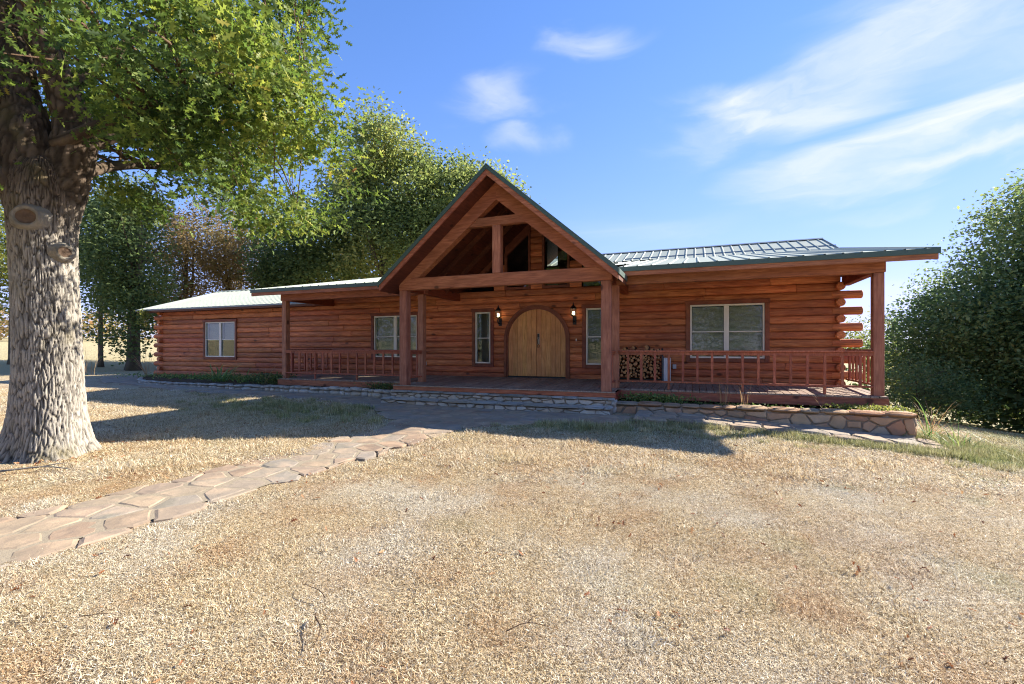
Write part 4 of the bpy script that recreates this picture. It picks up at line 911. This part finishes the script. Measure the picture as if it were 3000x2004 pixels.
def tree(name, label, x, y, h, blobs, mat, nleaf, size, trunk_r=.25, base=None, lean=0, gap=-.2, group=None, bare=.0, trunks=1, nclump=None):
    """blobs: (dx, dy, zc, rx, rz) crown lobes above the base"""
    g = float(gz(x, y)) if base is None else base; o = Vector((x, y, g)); t = empty(name, o, label=label, cat='tree', group=group); sd = random.random()*100
    tips = []
    vol = [(b[3]**2*b[4])**.75 for b in blobs]; tot = sum(vol)
    for b, v in zip(blobs, vol):
        want = int((nclump or nleaf/38)*v/tot); k = 0; tr = 0
        while k < want and tr < want*30:
            tr += 1; d = Vector((random.gauss(0, 1), random.gauss(0, 1), random.gauss(0, 1))).normalized(); q = random.random()**.42*(1+.28*noise.noise(d*2.1+Vector((sd, b[0], b[2])))+.12*noise.noise(d*5+Vector((sd, 0, 0))))
            p = Vector((b[0]+d.x*b[3]*q, b[1]+d.y*b[3]*q, b[2]+d.z*b[4]*q))
            if noise.noise(p*.55+Vector((sd, 0, 0))) < gap or p.z < .2: continue
            tips.append(p); k += 1
    T = np.array([list(p) for p in tips]); per = max(3, int(nleaf/len(T))); cs = size*2.2; C = np.repeat(T, per, 0)+rng.normal(size=(len(T)*per, 3))*cs*np.array([1, 1, .75]); S = size*rng.uniform(.6, 1.35, len(C))
    lvb = np.array([noise.noise(p*.35+Vector((sd, 3, 0)))*.5+.45 for p in tips]); lv = np.clip(np.repeat(lvb, per)+rng.normal(size=len(C))*.15, 0, 1)
    obj('crown', leaf_mesh('crown', C, S, mat, DIAMOND, DIAMOND_F, .2, lv=lv), t, o, kind='stuff')
    top = max(b[2]+b[4]*.4 for b in blobs); parts = []
    for s in range(trunks):
        off = Vector((random.uniform(-.5, .5), random.uniform(-.5, .5), 0)) if trunks > 1 else Vector((0, 0, 0)); P = smoothpath([off+Vector((0, 0, -.2)), off*1.2+Vector((lean*.3, 0, top*.35)), off*1.6+Vector((lean, .1, top*.7)), off*2+Vector((lean*1.3, 0, top))], 4); rr = np.linspace(trunk_r, trunk_r*.15, len(P)); rr[0] *= 1.4
        parts.append(tube(P, rr, 10))
        for k in range(11):
            a = P[random.randint(3, len(P)-2)]; b = Vector(T[random.randrange(len(T))]); 
            if b.z < a.z-.5: continue
            parts.append(tube(smoothpath([a, (a+b)/2+Vector((0, 0, -.08*(b-a).length)), b], 3), np.linspace(trunk_r*.32, .015, 7), 6, False))
    V, F = merge(parts); me = pymesh('trunk', V, F, M_treebark, True); a = me.attributes.new('lv', 'FLOAT', 'POINT'); a.data.foreach_set('value', [random.random() for _ in V]); obj('trunk', me, t, o)
def pos(u, d):      # lateral ratio and depth from the photographer's stand point -> world x, y
    l = u*d; return l*math.cos(YAW)-d*math.sin(YAW), l*math.sin(YAW)+d*math.cos(YAW)
GB = 'woodland trees behind the house'
# behind the house
x, y = pos(-.27, 33); tree('broadleaf_tree', 'tallest yellow-green tree rising behind the house beside the gable', x, y, 18, [(0, 0, 10.0, 4.2, 5.0), (-.2, 0, 15.0, 2.5, 3.4), (1.6, 0, 13.2, 2.0, 2.6), (-3.2, 0, 8.4, 3.2, 3.6), (2.8, 0, 8.6, 3.0, 3.6), (-2.2, 0, 12.4, 2.0, 2.4)], M_midleaf, 52000, .24, .34, group=GB, gap=-.12, nclump=1150)
x, y = pos(-.10, 34); tree('broadleaf_tree', 'yellowing tree whose rounded crown shows just behind the porch gable', x, y, 15, [(0, 0, 9.8, 3.9, 4.8), (-1.8, 0, 12.6, 2.6, 2.8), (1.7, 0, 11.8, 2.3, 2.4)], M_midleaf, 32000, .24, .3, group=GB, gap=-.14, nclump=720)
x, y = pos(-.43, 35); tree('broadleaf_tree', 'dark shaded tree between the tall tree and the brown thinning one', x, y, 13, [(0, 0, 7.6, 3.9, 4.8), (-2.2, .5, 5.4, 2.6, 2.8)], M_darkleaf, 28000, .24, .28, group=GB, gap=-.1, nclump=640)
x, y = pos(-.58, 37); tree('thinning_tree', 'brown thinning autumn tree above the pale wing roof', x, y, 13, [(0, 0, 9.2, 3.6, 3.8), (1.8, 0, 6.4, 2.4, 2.6), (-2, 0, 6.8, 2.4, 2.6)], M_brownleaf, 17000, .19, .2, group=GB, gap=-.1, trunks=3, nclump=620)
x, y = pos(-.70, 34); tree('thinning_tree', 'slender half-bare tree beside the brown one over the wing roof', x, y, 12, [(0, 0, 8.0, 3.2, 3.6), (-1, 0, 5.0, 2.0, 2.2)], M_brownleaf, 15000, .19, .16, group=GB, gap=-.08, trunks=3, nclump=540)
x, y = pos(-.815, 27); tree('broadleaf_tree', 'dark leafy tree with thick trunk by the low wing log corner', x, y, 10, [(0, 0, 6.4, 2.5, 3.4), (.7, 0, 3.0, 1.7, 2.2), (-1.0, 0, 3.4, 1.3, 1.9), (-.5, 0, 9.0, 2.0, 2.0)], M_darkleaf, 21000, .19, .33, group=GB, gap=-.1, trunks=2, nclump=620)
x, y = pos(-.872, 29); tree('slender_tree', 'slim dark-trunked tree standing at the field edge', x, y, 9, [(0, 0, 6.6, 1.8, 2.8), (.3, 0, 9.0, 1.8, 1.6)], M_darkleaf, 11000, .19, .15, group=GB, gap=-.15, nclump=400)
x, y = pos(-1.06, 30); tree('broadleaf_tree', 'sunny green tree glimpsed past the far side of the oak trunk', x, y, 11, [(0, 0, 7, 3, 4)], M_bushleaf, 9000, .22, .2, group=GB, nclump=320)
# right hand side
GR = 'trees and bushes on the right slope'
x, y = pos(1.20, 19.5); tree('shade_tree', 'big dense dark green tree with low sweeping branches beyond the porch', x, y, 10, [(0, 0, 5.6, 5.2, 4.2), (.8, 0, 9.0, 3.6, 3.2), (-3.3, .6, 4.2, 3.3, 2.6), (3, 1, 5, 4, 4)], M_evergreen, 150000, .17, .3, group=GR, gap=-.6, nclump=6500)
x, y = pos(.79, 27); tree('young_tree', 'loose young tree seen past the corner post', x, y, 5, [(0, 0, 3.9, 1.5, 1.9), (-1.4, 0, 4.1, 1.2, 1.3)], M_bushleaf, 4200, .14, .06, group=GR, gap=-.1, nclump=300)
x, y = pos(.86, 24); tree('bush', 'yellow-green bush behind the porch corner', x, y, 3, [(0, 0, 2.4, 1.6, 1.7)], M_bushleaf, 5200, .14, .05, group=GR, gap=-.2, nclump=260)
x, y = pos(.86, 19); tree('bush', 'bluish dark bush low beside the corner post', x, y, 3, [(0, 0, 1.3, 1.3, 1.2), (1.3, .4, 1.0, 1.2, 1.0)], M_evergreen, 6500, .11, .04, group=GR, gap=-.3, nclump=300)
x, y = pos(1.0, 24); tree('bush', 'sunlit olive bush under the big dark tree', x, y, 3, [(0, 0, 1.3, 1.1, 1.2)], M_bushleaf, 5000, .11, .04, group=GR, gap=-.2, nclump=260)
x, y = pos(.95, 27); tree('bush', 'shaded thicket between the dark bush and the sunlit one', x, y, 3, [(0, 0, 1.3, 1.8, 1.4), (-1.8, 0, 1.5, 1.4, 1.4)], M_darkleaf, 6000, .13, .04, group=GR, gap=-.25, nclump=280)
x, y = pos(1.12, 27); tree('bush', 'dry brushy bush at the edge of the shaded lawn', x, y, 3, [(0, 0, 1.2, 1.8, 1.2)], M_brownleaf, 4500, .12, .04, group=GR, gap=-.2, nclump=220)

def far_woods(name, label, spots, mat, size, per, h, r):
    C = []; LVv = []
    for (px, py) in spots:
        g = float(gz(px, py)); hh = h*random.uniform(.65, 1.2); n = per; th = rng.normal(size=(n, 3)); th /= np.linalg.norm(th, axis=1)[:, None]; q = rng.random(n)[:, None]**.4
        C.append(np.array([px, py, g+hh*.5])+th*q*np.array([r, r, hh*.55])); LVv.append(np.clip(random.random()*.8+rng.normal(size=n)*.12, 0, 1))
    C = np.concatenate(C); obj(name, leaf_mesh(name, C, size*rng.uniform(.7, 1.4, len(C)), mat, DIAMOND, DIAMOND_F, .2, lv=np.concatenate(LVv)), kind='stuff', label=label, cat='woods')
sp = []
for k in range(90):
    a = R(random.uniform(-100, -38)); d = random.uniform(125, 175); sp.append((d*math.sin(a), d*math.cos(a)))
far_woods('distant_treeline', 'faded russet and olive treeline beyond the pale field', sp, M_brownleaf, .8, 240, 7, 6)
sp = [(d*math.sin(a), d*math.cos(a)) for a, d in ((R(random.uniform(26, 95)), random.uniform(34, 60)) for _ in range(46))]
sp += [(d*math.sin(a), d*math.cos(a)) for a, d in ((R(random.uniform(17, 60)), random.uniform(29, 36)) for _ in range(26))]
far_woods('slope_woods', 'dense woods filling the low ground on the right', sp, M_darkleaf, .3, 700, 3.8, 3.0)
sp = [(d*math.sin(a), d*math.cos(a)) for a, d in ((R(random.uniform(120, 250)), random.uniform(34, 60)) for _ in range(60))]
far_woods('yard_woods', 'woods on the far side of the yard behind the photographer', sp, M_darkleaf, .3, 1500, 14, 5)

# ------------------------------------------------------------------ grass, litter, plants
def blades(n, spread, lmin, lmax, w, tilt0, tilt1, curl=.6):
    """n bent blades scattered over a disc; returns V, F(tri), lv"""
    r = spread*np.sqrt(rng.random(n)); a = rng.random(n)*6.283; P = np.stack([r*np.cos(a), r*np.sin(a), np.full(n, -.004)], 1); L = rng.uniform(lmin, lmax, n); az = rng.random(n)*6.283; t0 = rng.uniform(tilt0, tilt1, n); t1 = np.clip(t0+rng.normal(size=n)*curl*.6+curl*.4, 0, 2.0); az2 = az+rng.normal(size=n)*curl
    d0 = np.stack([np.sin(t0)*np.cos(az), np.sin(t0)*np.sin(az), np.cos(t0)], 1); d1 = np.stack([np.sin(t1)*np.cos(az2), np.sin(t1)*np.sin(az2), np.cos(t1)], 1)
    sd = np.stack([-np.sin(az), np.cos(az), rng.normal(size=n)*.3], 1); ww = (w*rng.uniform(.6, 1.3, n))[:, None]
    m = P+d0*(L*.55)[:, None]; e = m+d1*(L*.45)[:, None]; e[:, 2] = np.maximum(e[:, 2], .002); m[:, 2] = np.maximum(m[:, 2], .003)
    V = np.stack([P-sd*ww/2, P+sd*ww/2, m-sd*ww*.45, m+sd*ww*.45, e], 1).reshape(-1, 3); b = np.arange(n)[:, None, None]*5
    F = (b+np.array([[0, 1, 3], [0, 3, 2], [2, 3, 4]])[None]).reshape(-1, 3); return V, F, np.repeat(rng.random(n), 5)
def scatter(name, label, cat, pts, rot, scl, idx, variants, extra=None):
    """one object: points carrying instances of a few small source meshes through geometry nodes"""
    src = bpy.data.collections.new(name+'_sources')
    for k, me in enumerate(variants): src.objects.link(bpy.data.objects.new('%s_source_%02d' % (name, k), me))
    me = bpy.data.meshes.new(name); me.vertices.add(len(pts)); me.vertices.foreach_set('co', np.asarray(pts, np.float32).ravel())
    for nm, ty, dat, key in (('rot', 'FLOAT_VECTOR', rot, 'vector'), ('scl', 'FLOAT', scl, 'value'), ('idx', 'INT', idx, 'value')):
        a = me.attributes.new(nm, ty, 'POINT'); a.data.foreach_set(key, np.asarray(dat, np.int32 if ty == 'INT' else np.float32).ravel())
    for nm, dat in (extra or {}).items(): a = me.attributes.new(nm, 'FLOAT', 'POINT'); a.data.foreach_set('value', np.asarray(dat, np.float32))
    ng = bpy.data.node_groups.new(name, 'GeometryNodeTree'); ng.interface.new_socket('Geometry', in_out='INPUT', socket_type='NodeSocketGeometry'); ng.interface.new_socket('Geometry', in_out='OUTPUT', socket_type='NodeSocketGeometry')
    N = ng.nodes; L = ng.links; gi = N.new('NodeGroupInput'); go = N.new('NodeGroupOutput'); mp = N.new('GeometryNodeMeshToPoints'); ip = N.new('GeometryNodeInstanceOnPoints'); ci = N.new('GeometryNodeCollectionInfo')
    ci.inputs['Collection'].default_value = src; ci.inputs['Separate Children'].default_value = True; ci.inputs['Reset Children'].default_value = True; ip.inputs['Pick Instance'].default_value = True
    def at(nm, ty): n = N.new('GeometryNodeInputNamedAttribute'); n.data_type = ty; n.inputs['Name'].default_value = nm; return next(o for o in n.outputs if o.enabled and o.name == 'Attribute')
    L.new(gi.outputs[0], mp.inputs['Mesh']); L.new(mp.outputs[0], ip.inputs['Points']); L.new(ci.outputs[0], ip.inputs['Instance']); L.new(at('idx', 'INT'), ip.inputs['Instance Index']); L.new(at('rot', 'FLOAT_VECTOR'), ip.inputs['Rotation']); L.new(at('scl', 'FLOAT'), ip.inputs['Scale']); L.new(ip.outputs[0], go.inputs[0])
    o = obj(name, me, kind='stuff', label=label, cat=cat); md = o.modifiers.new('scatter', 'NODES'); md.node_group = ng; return o
def on_lawn(x, y, m=.0):
    if walk_region(x, y, m) or cross_region(x, y, m) or (right_region(x, y, m)): return False
    if y > 9.5 and -7.4 < x < -1.0: return False
    if y > 10.05 and -1.65 < x < 3.6: return False
    if x <= -7.1 and y > np.interp(x, [-24, -20.2, -18.6, -16, -13, -7.2], [13.4, 11.95, 11.05, 10.65, 10.55, 10.4]) and x > -21.3: return False
    if math.hypot(x+8.49, y-3.8) < .6: return False
    return not (13.2 < y < 24 and -21.2 < x < 3.3)
def lawn():
    def pick(n, d0, d1, umax, gap=-.52):
        out = []; tr = 0
        while len(out) < n and tr < n*8:
            tr += 1; d = math.sqrt(random.uniform(d0*d0, d1*d1)); u = random.uniform(-umax, umax); x, y = pos(u, d)
            if on_lawn(x, y, .02+.5*max(0, noise.noise((x*1.9, y*1.9, 33)))) and noise.noise((x*1.9, y*1.9, 5)) > gap+random.uniform(-.15, .15): out.append((x, y))
        return np.array(out)
    def attrs(P):
        z = gz(P[:, 0], P[:, 1])-.012; n = len(P); e = .4; gx = (gz(P[:, 0]+e, P[:, 1])-gz(P[:, 0]-e, P[:, 1]))/(2*e); gy = (gz(P[:, 0], P[:, 1]+e)-gz(P[:, 0], P[:, 1]-e))/(2*e)
        rot = np.stack([np.arctan(gy), -np.arctan(gx), rng.random(n)*6.283], 1); rot[:, :2] = rot[:, :2]*0
        zz = np.array([noise.noise((a*.9, b*.9, 3.1))*.018+noise.noise((a*.3, b*.3, 7))*.02 for a, b in P])
        tint = np.array([min(1, max(0, .05+.9*noise.noise((a*.75+9, b*.75, 0))+1.3*noise.noise((a*2.6, b*2.6, 4))+random.gauss(0, .2))) for a, b in P]); gr = np.clip(green_at(P[:, 0], P[:, 1])+np.array([1.0*max(0, noise.noise((a*2.4, b*2.4, 11))-.38) for a, b in P]), 0, 1)
        return np.column_stack([P, z+zz]), rot, tint, gr
    def pale(P): return np.array([min(.9, max(0, .15+1.1*noise.noise((a*1.1+40, b*1.1, 2))+.8*noise.noise((a*3.3, b*3.3, 8)))) for a, b in P])
    near = [npmesh('blades', *blades(520, .24, .025, .075, .0026, .75, 1.5)[:2], M_lawn) for _ in range(0)]
    def var(*a):
        V, F, lv = blades(*a); return npmesh('blades', V, F, M_lawn, False, {'lv': lv})
    near = [var(540, .22, .01, .042, .0026, 1.1, 1.57, 1.2) for _ in range(6)]+[var(120, .11, .02, .06, .003, .6, 1.5, .9) for _ in range(4)]; far = [var(420, .4, .02, .06, .0055, .8, 1.5, .8) for _ in range(4)]+[var(150, .18, .04, .1, .005, .3, 1.3, .7) for _ in range(3)]
    def clumpy(P, a, b): return np.array([random.randrange(a) if noise.noise((x*2.3, y*2.3, 21))+random.uniform(-.25, .25) < .26 else a+random.randrange(b) for x, y in P])
    P = pick(5200, 1.7, 6.2, 1.25, -.4); p3, rot, tint, gr = attrs(P); scatter('lawn_grass', 'short dry straw-coloured grass of the near lawn', 'grass', p3, rot, rng.uniform(.75, 1.2, len(P)), clumpy(P, 6, 4), near, {'tint': tint, 'green': gr, 'pale': pale(P)})
    P = pick(5200, 5.6, 15, 1.28); p3, rot, tint, gr = attrs(P); scatter('far_lawn_grass', 'tufty dry and greening grass nearer the house', 'grass', p3, rot, rng.uniform(.7, 1.25, len(P)), clumpy(P, 4, 3), far, {'tint': tint*.7, 'green': gr, 'pale': pale(P)*.7})
    # taller green fringe along the right walk, the wall end and the shaded corner
    fr = [(random.uniform(-1.6, 4.0), random.uniform(8.95, 9.3)) for _ in range(170)]+[(random.gauss(4.1, .4), random.gauss(10.1, .55)) for _ in range(420)]+[(random.gauss(-8.3, 1.7), random.gauss(8.2, .5)) for _ in range(160)]+[(random.gauss(-2.2, 1.6), random.gauss(8.35, .25)) for _ in range(160)]
    P = np.array([p for p in fr if on_lawn(*p, .02)]); p3, rot, tint, gr = attrs(P); fv = [var(110, .14, .06, .17, .005, .1, .8, .6) for _ in range(4)]
    scatter('fringe_grass', 'taller green grass fringing the stone walk and wall end', 'grass', p3, rot, rng.uniform(.6, 1.15, len(P)), rng.integers(0, 4, len(P)), fv, {'tint': tint*0, 'green': rng.uniform(.35, .9, len(P))})
    lv = []
    for k in range(5):
        V = np.array(OAK_V)*np.array([1, 1, 1]); V = V+np.array([[0, 0, .25*abs(p[1])+.12*math.sin(p[0]*3+k)] for p in OAK_V]); m = npmesh('leaf', V*.1, OAK_F, M_litter, False, {'lv': np.full(len(V), k/4)}); lv.append(m)
    P = np.concatenate([pick(1500, 1.8, 12, 1.25, .12), np.array([(-8.49+r_*math.cos(a_), 3.8+r_*math.sin(a_)) for r_, a_ in ((random.uniform(.5, 1.9), random.random()*6.28) for _ in range(260))])]); z = gz(P[:, 0], P[:, 1])+.012; scatter('fallen_leaves', 'curled brown leaves fallen on the lawn', 'leaves', np.column_stack([P, z]), np.stack([rng.normal(size=len(P))*.5, rng.normal(size=len(P))*.5, rng.random(len(P))*6.28], 1), rng.uniform(.2, .62, len(P)), rng.integers(0, 5, len(P)), lv)
lawn()
def twig(x, y, L, ang, label, r=.003):
    z = float(gz(x, y))+.035; P = [Vector((L*(t-.5), .07*L*math.sin(t*5+x), .02*math.sin(t*3))) for t in np.linspace(0, 1, 7)]; parts = [tube(P, np.linspace(r, r*.45, 7), 6)]
    parts.append(tube([P[3], P[3]+Vector((.14*L, .12*L, .015)), P[3]+Vector((.25*L, .16*L, .01))], [r*.6, r*.5, r*.3], 5)); V, F = merge(parts); me = pymesh('twig', V, F, M_limbbark if r < .01 else M_oakbark, True); a = me.attributes.new('lv', 'FLOAT', 'POINT'); a.data.foreach_set('value', [.5]*len(V)); obj('fallen_twig', me, None, (x, y, z), (0, 0, ang), label=label, cat='twig')
twig(-2.18, 2.26, .26, 2.7, 'long kinked twig lying flat on the bare straw'); twig(-1.88, 1.97, .3, -.9, 'straight bare stick pointing away from the walk', .005); twig(-3.11, 1.62, .22, .3, 'pale bleached twig in the grass by the flagstone walk'); twig(-.83, 2.38, .24, 0.5, 'thin forked twig out in the open lawn')
twig(-7.3, 3.2, .75, .5, 'curved grey branch dropped at the foot of the oak', .014); twig(-7.8, 2.6, .5, .2, 'short broken grey branch near the oak roots', .012)

def clump(name, label, x, y, z, n, lmin, lmax, w, t0, t1, mat, spread=.12, curl=.6, cat='plant', seg=6, group=None):
    """a plant of long arching blades"""
    V = []; F = []; lv = []
    for i in range(n):
        a = random.random()*6.283; L = random.uniform(lmin, lmax); t = random.uniform(t0, t1); az = a+random.uniform(-.5, .5); p = Vector((spread*random.random()*math.cos(a), spread*random.random()*math.sin(a), 0)); ww = w*random.uniform(.7, 1.2); b = len(V); c = random.random(); cu = curl*random.uniform(.5, 1.4)
        for s in range(seg+1):
            f = s/seg; k = ww*(.5+.5*math.sin(min(1, f*1.6+.3)*math.pi*.5))*(1-f**3); sd = Vector((-math.sin(az), math.cos(az), 0)); V += [p-sd*k/2, p+sd*k/2]; lv += [c, c]; t += cu/seg; p = p+Vector((math.sin(t)*math.cos(az), math.sin(t)*math.sin(az), math.cos(t)))*L/seg
        F += [[b+2*s, b+2*s+1, b+2*s+3, b+2*s+2] for s in range(seg)]
    me = pymesh(name, V, F, mat, True); at = me.attributes.new('lv', 'FLOAT', 'POINT'); at.data.foreach_set('value', lv); obj(name, me, None, (x, y, z), label=label, cat=cat, group=group)
clump('daylily_clump', 'large grassy daylily clump arching before the low log wing', -15.0, 11.3, -.2, 60, .55, .95, .04, .1, .7, M_grassblade, .3, 1.2); clump('daylily_clump', 'smaller daylily clump to one side of the large one', -14.0, 11.35, -.2, 34, .4, .7, .032, .1, .7, M_grassblade, .22, 1.2)
clump('dry_stalks', 'dry upright stalks before the corner post next to the low wing', -12.6, 11.0, -.2, 9, .5, .95, .012, .0, .35, M_drystalk, .12, .4); clump('dry_stalks', 'thin dry stalks poking up at the middle of the retaining wall', .55, 10.5, -.28, 12, .35, .62, .008, .0, .25, M_drystalk, .08, .2); clump('dry_stalks', 'second tuft of bleached stalks beside the thin ones', .95, 10.48, -.28, 10, .35, .72, .009, .0, .35, M_drystalk, .08, .3); clump('dry_stalks', 'sparse leaning seed stalk by the far end of the raised bed', 2.3, 10.5, -.28, 4, .3, .5, .008, .4, .8, M_drystalk, .1, .2)
clump('tall_reed_grass', 'tall arching reed grass at the outer end of the retaining wall', 3.86, 10.45, -.62, 30, .6, 1.15, .014, .1, .8, M_grassblade, .16, 1.7); clump('tall_reed_grass', 'bushy reed tuft spilling down the bank past the wall end', 4.1, 10.0, -.75, 60, .4, .8, .012, .3, 1.1, M_grassblade, .3, 1.0); clump('tall_reed_grass', 'feathery dry reed plumes behind the arching reed grass', 4.0, 10.8, -.65, 30, .5, .95, .008, .1, .6, M_drystalk, .2, .9)
def cover(name, label, cx, cy, z, rx, ry, h, n, size, mat):
    C = rng.normal(size=(n, 3))*np.array([rx*.45, ry*.45, 1]); C[:, 2] = rng.random(n)*h; obj(name, leaf_mesh(name, C, size*rng.uniform(.6, 1.3, n), mat, DIAMOND, DIAMOND_F, .35), None, (cx, cy, z), kind='stuff', label=label, cat='plants')
cover('ground_cover', 'bright leafy ground cover at the outer end of the raised bed', 3.0, 10.62, -.27, .75, .3, .12, 1500, .05, M_bushleaf); cover('bed_weeds', 'dark green sprigs in the raised bed beside the steps', -.85, 10.62, -.27, .8, .25, .2, 1400, .06, M_grassblade); cover('bed_weeds', 'low shaded weeds along the middle of the raised bed', .6, 10.6, -.27, 1.6, .25, .07, 700, .05, M_darkleaf)
cover('wall_weeds', 'shaded green weeds along the foot of the log wing', -16.0, 12.2, -.2, 5.5, .75, .13, 2400, .08, M_grassblade); cover('leafy_weeds', 'dark leafy weeds by the porch corner next to the low wing', -12.7, 11.3, -.2, 1.0, .4, .3, 1600, .08, M_darkleaf); cover('bed_weeds', 'small sprigs squeezed between the steps and the bed edging', -7.9, 10.75, -.2, .7, .2, .16, 700, .06, M_darkleaf)
cover('corner_creeper', 'leggy green creeper hanging at the low wing eave corner', -21.3, 12.7, 1.9, .25, .2, .6, 260, .11, M_bushleaf)
clump('bare_shrub', 'leggy bare shrub at the low wing log corner', -22.2, 13.4, -.35, 16, .8, 1.6, .02, .0, .6, M_drystalk, .1, .3, 'shrub'); clump('field_brush', 'thin dry brush at the edge of the pale field', -27.5, 13.6, -.4, 30, .7, 1.6, .018, .0, .5, M_drystalk, .9, .4, 'shrub')
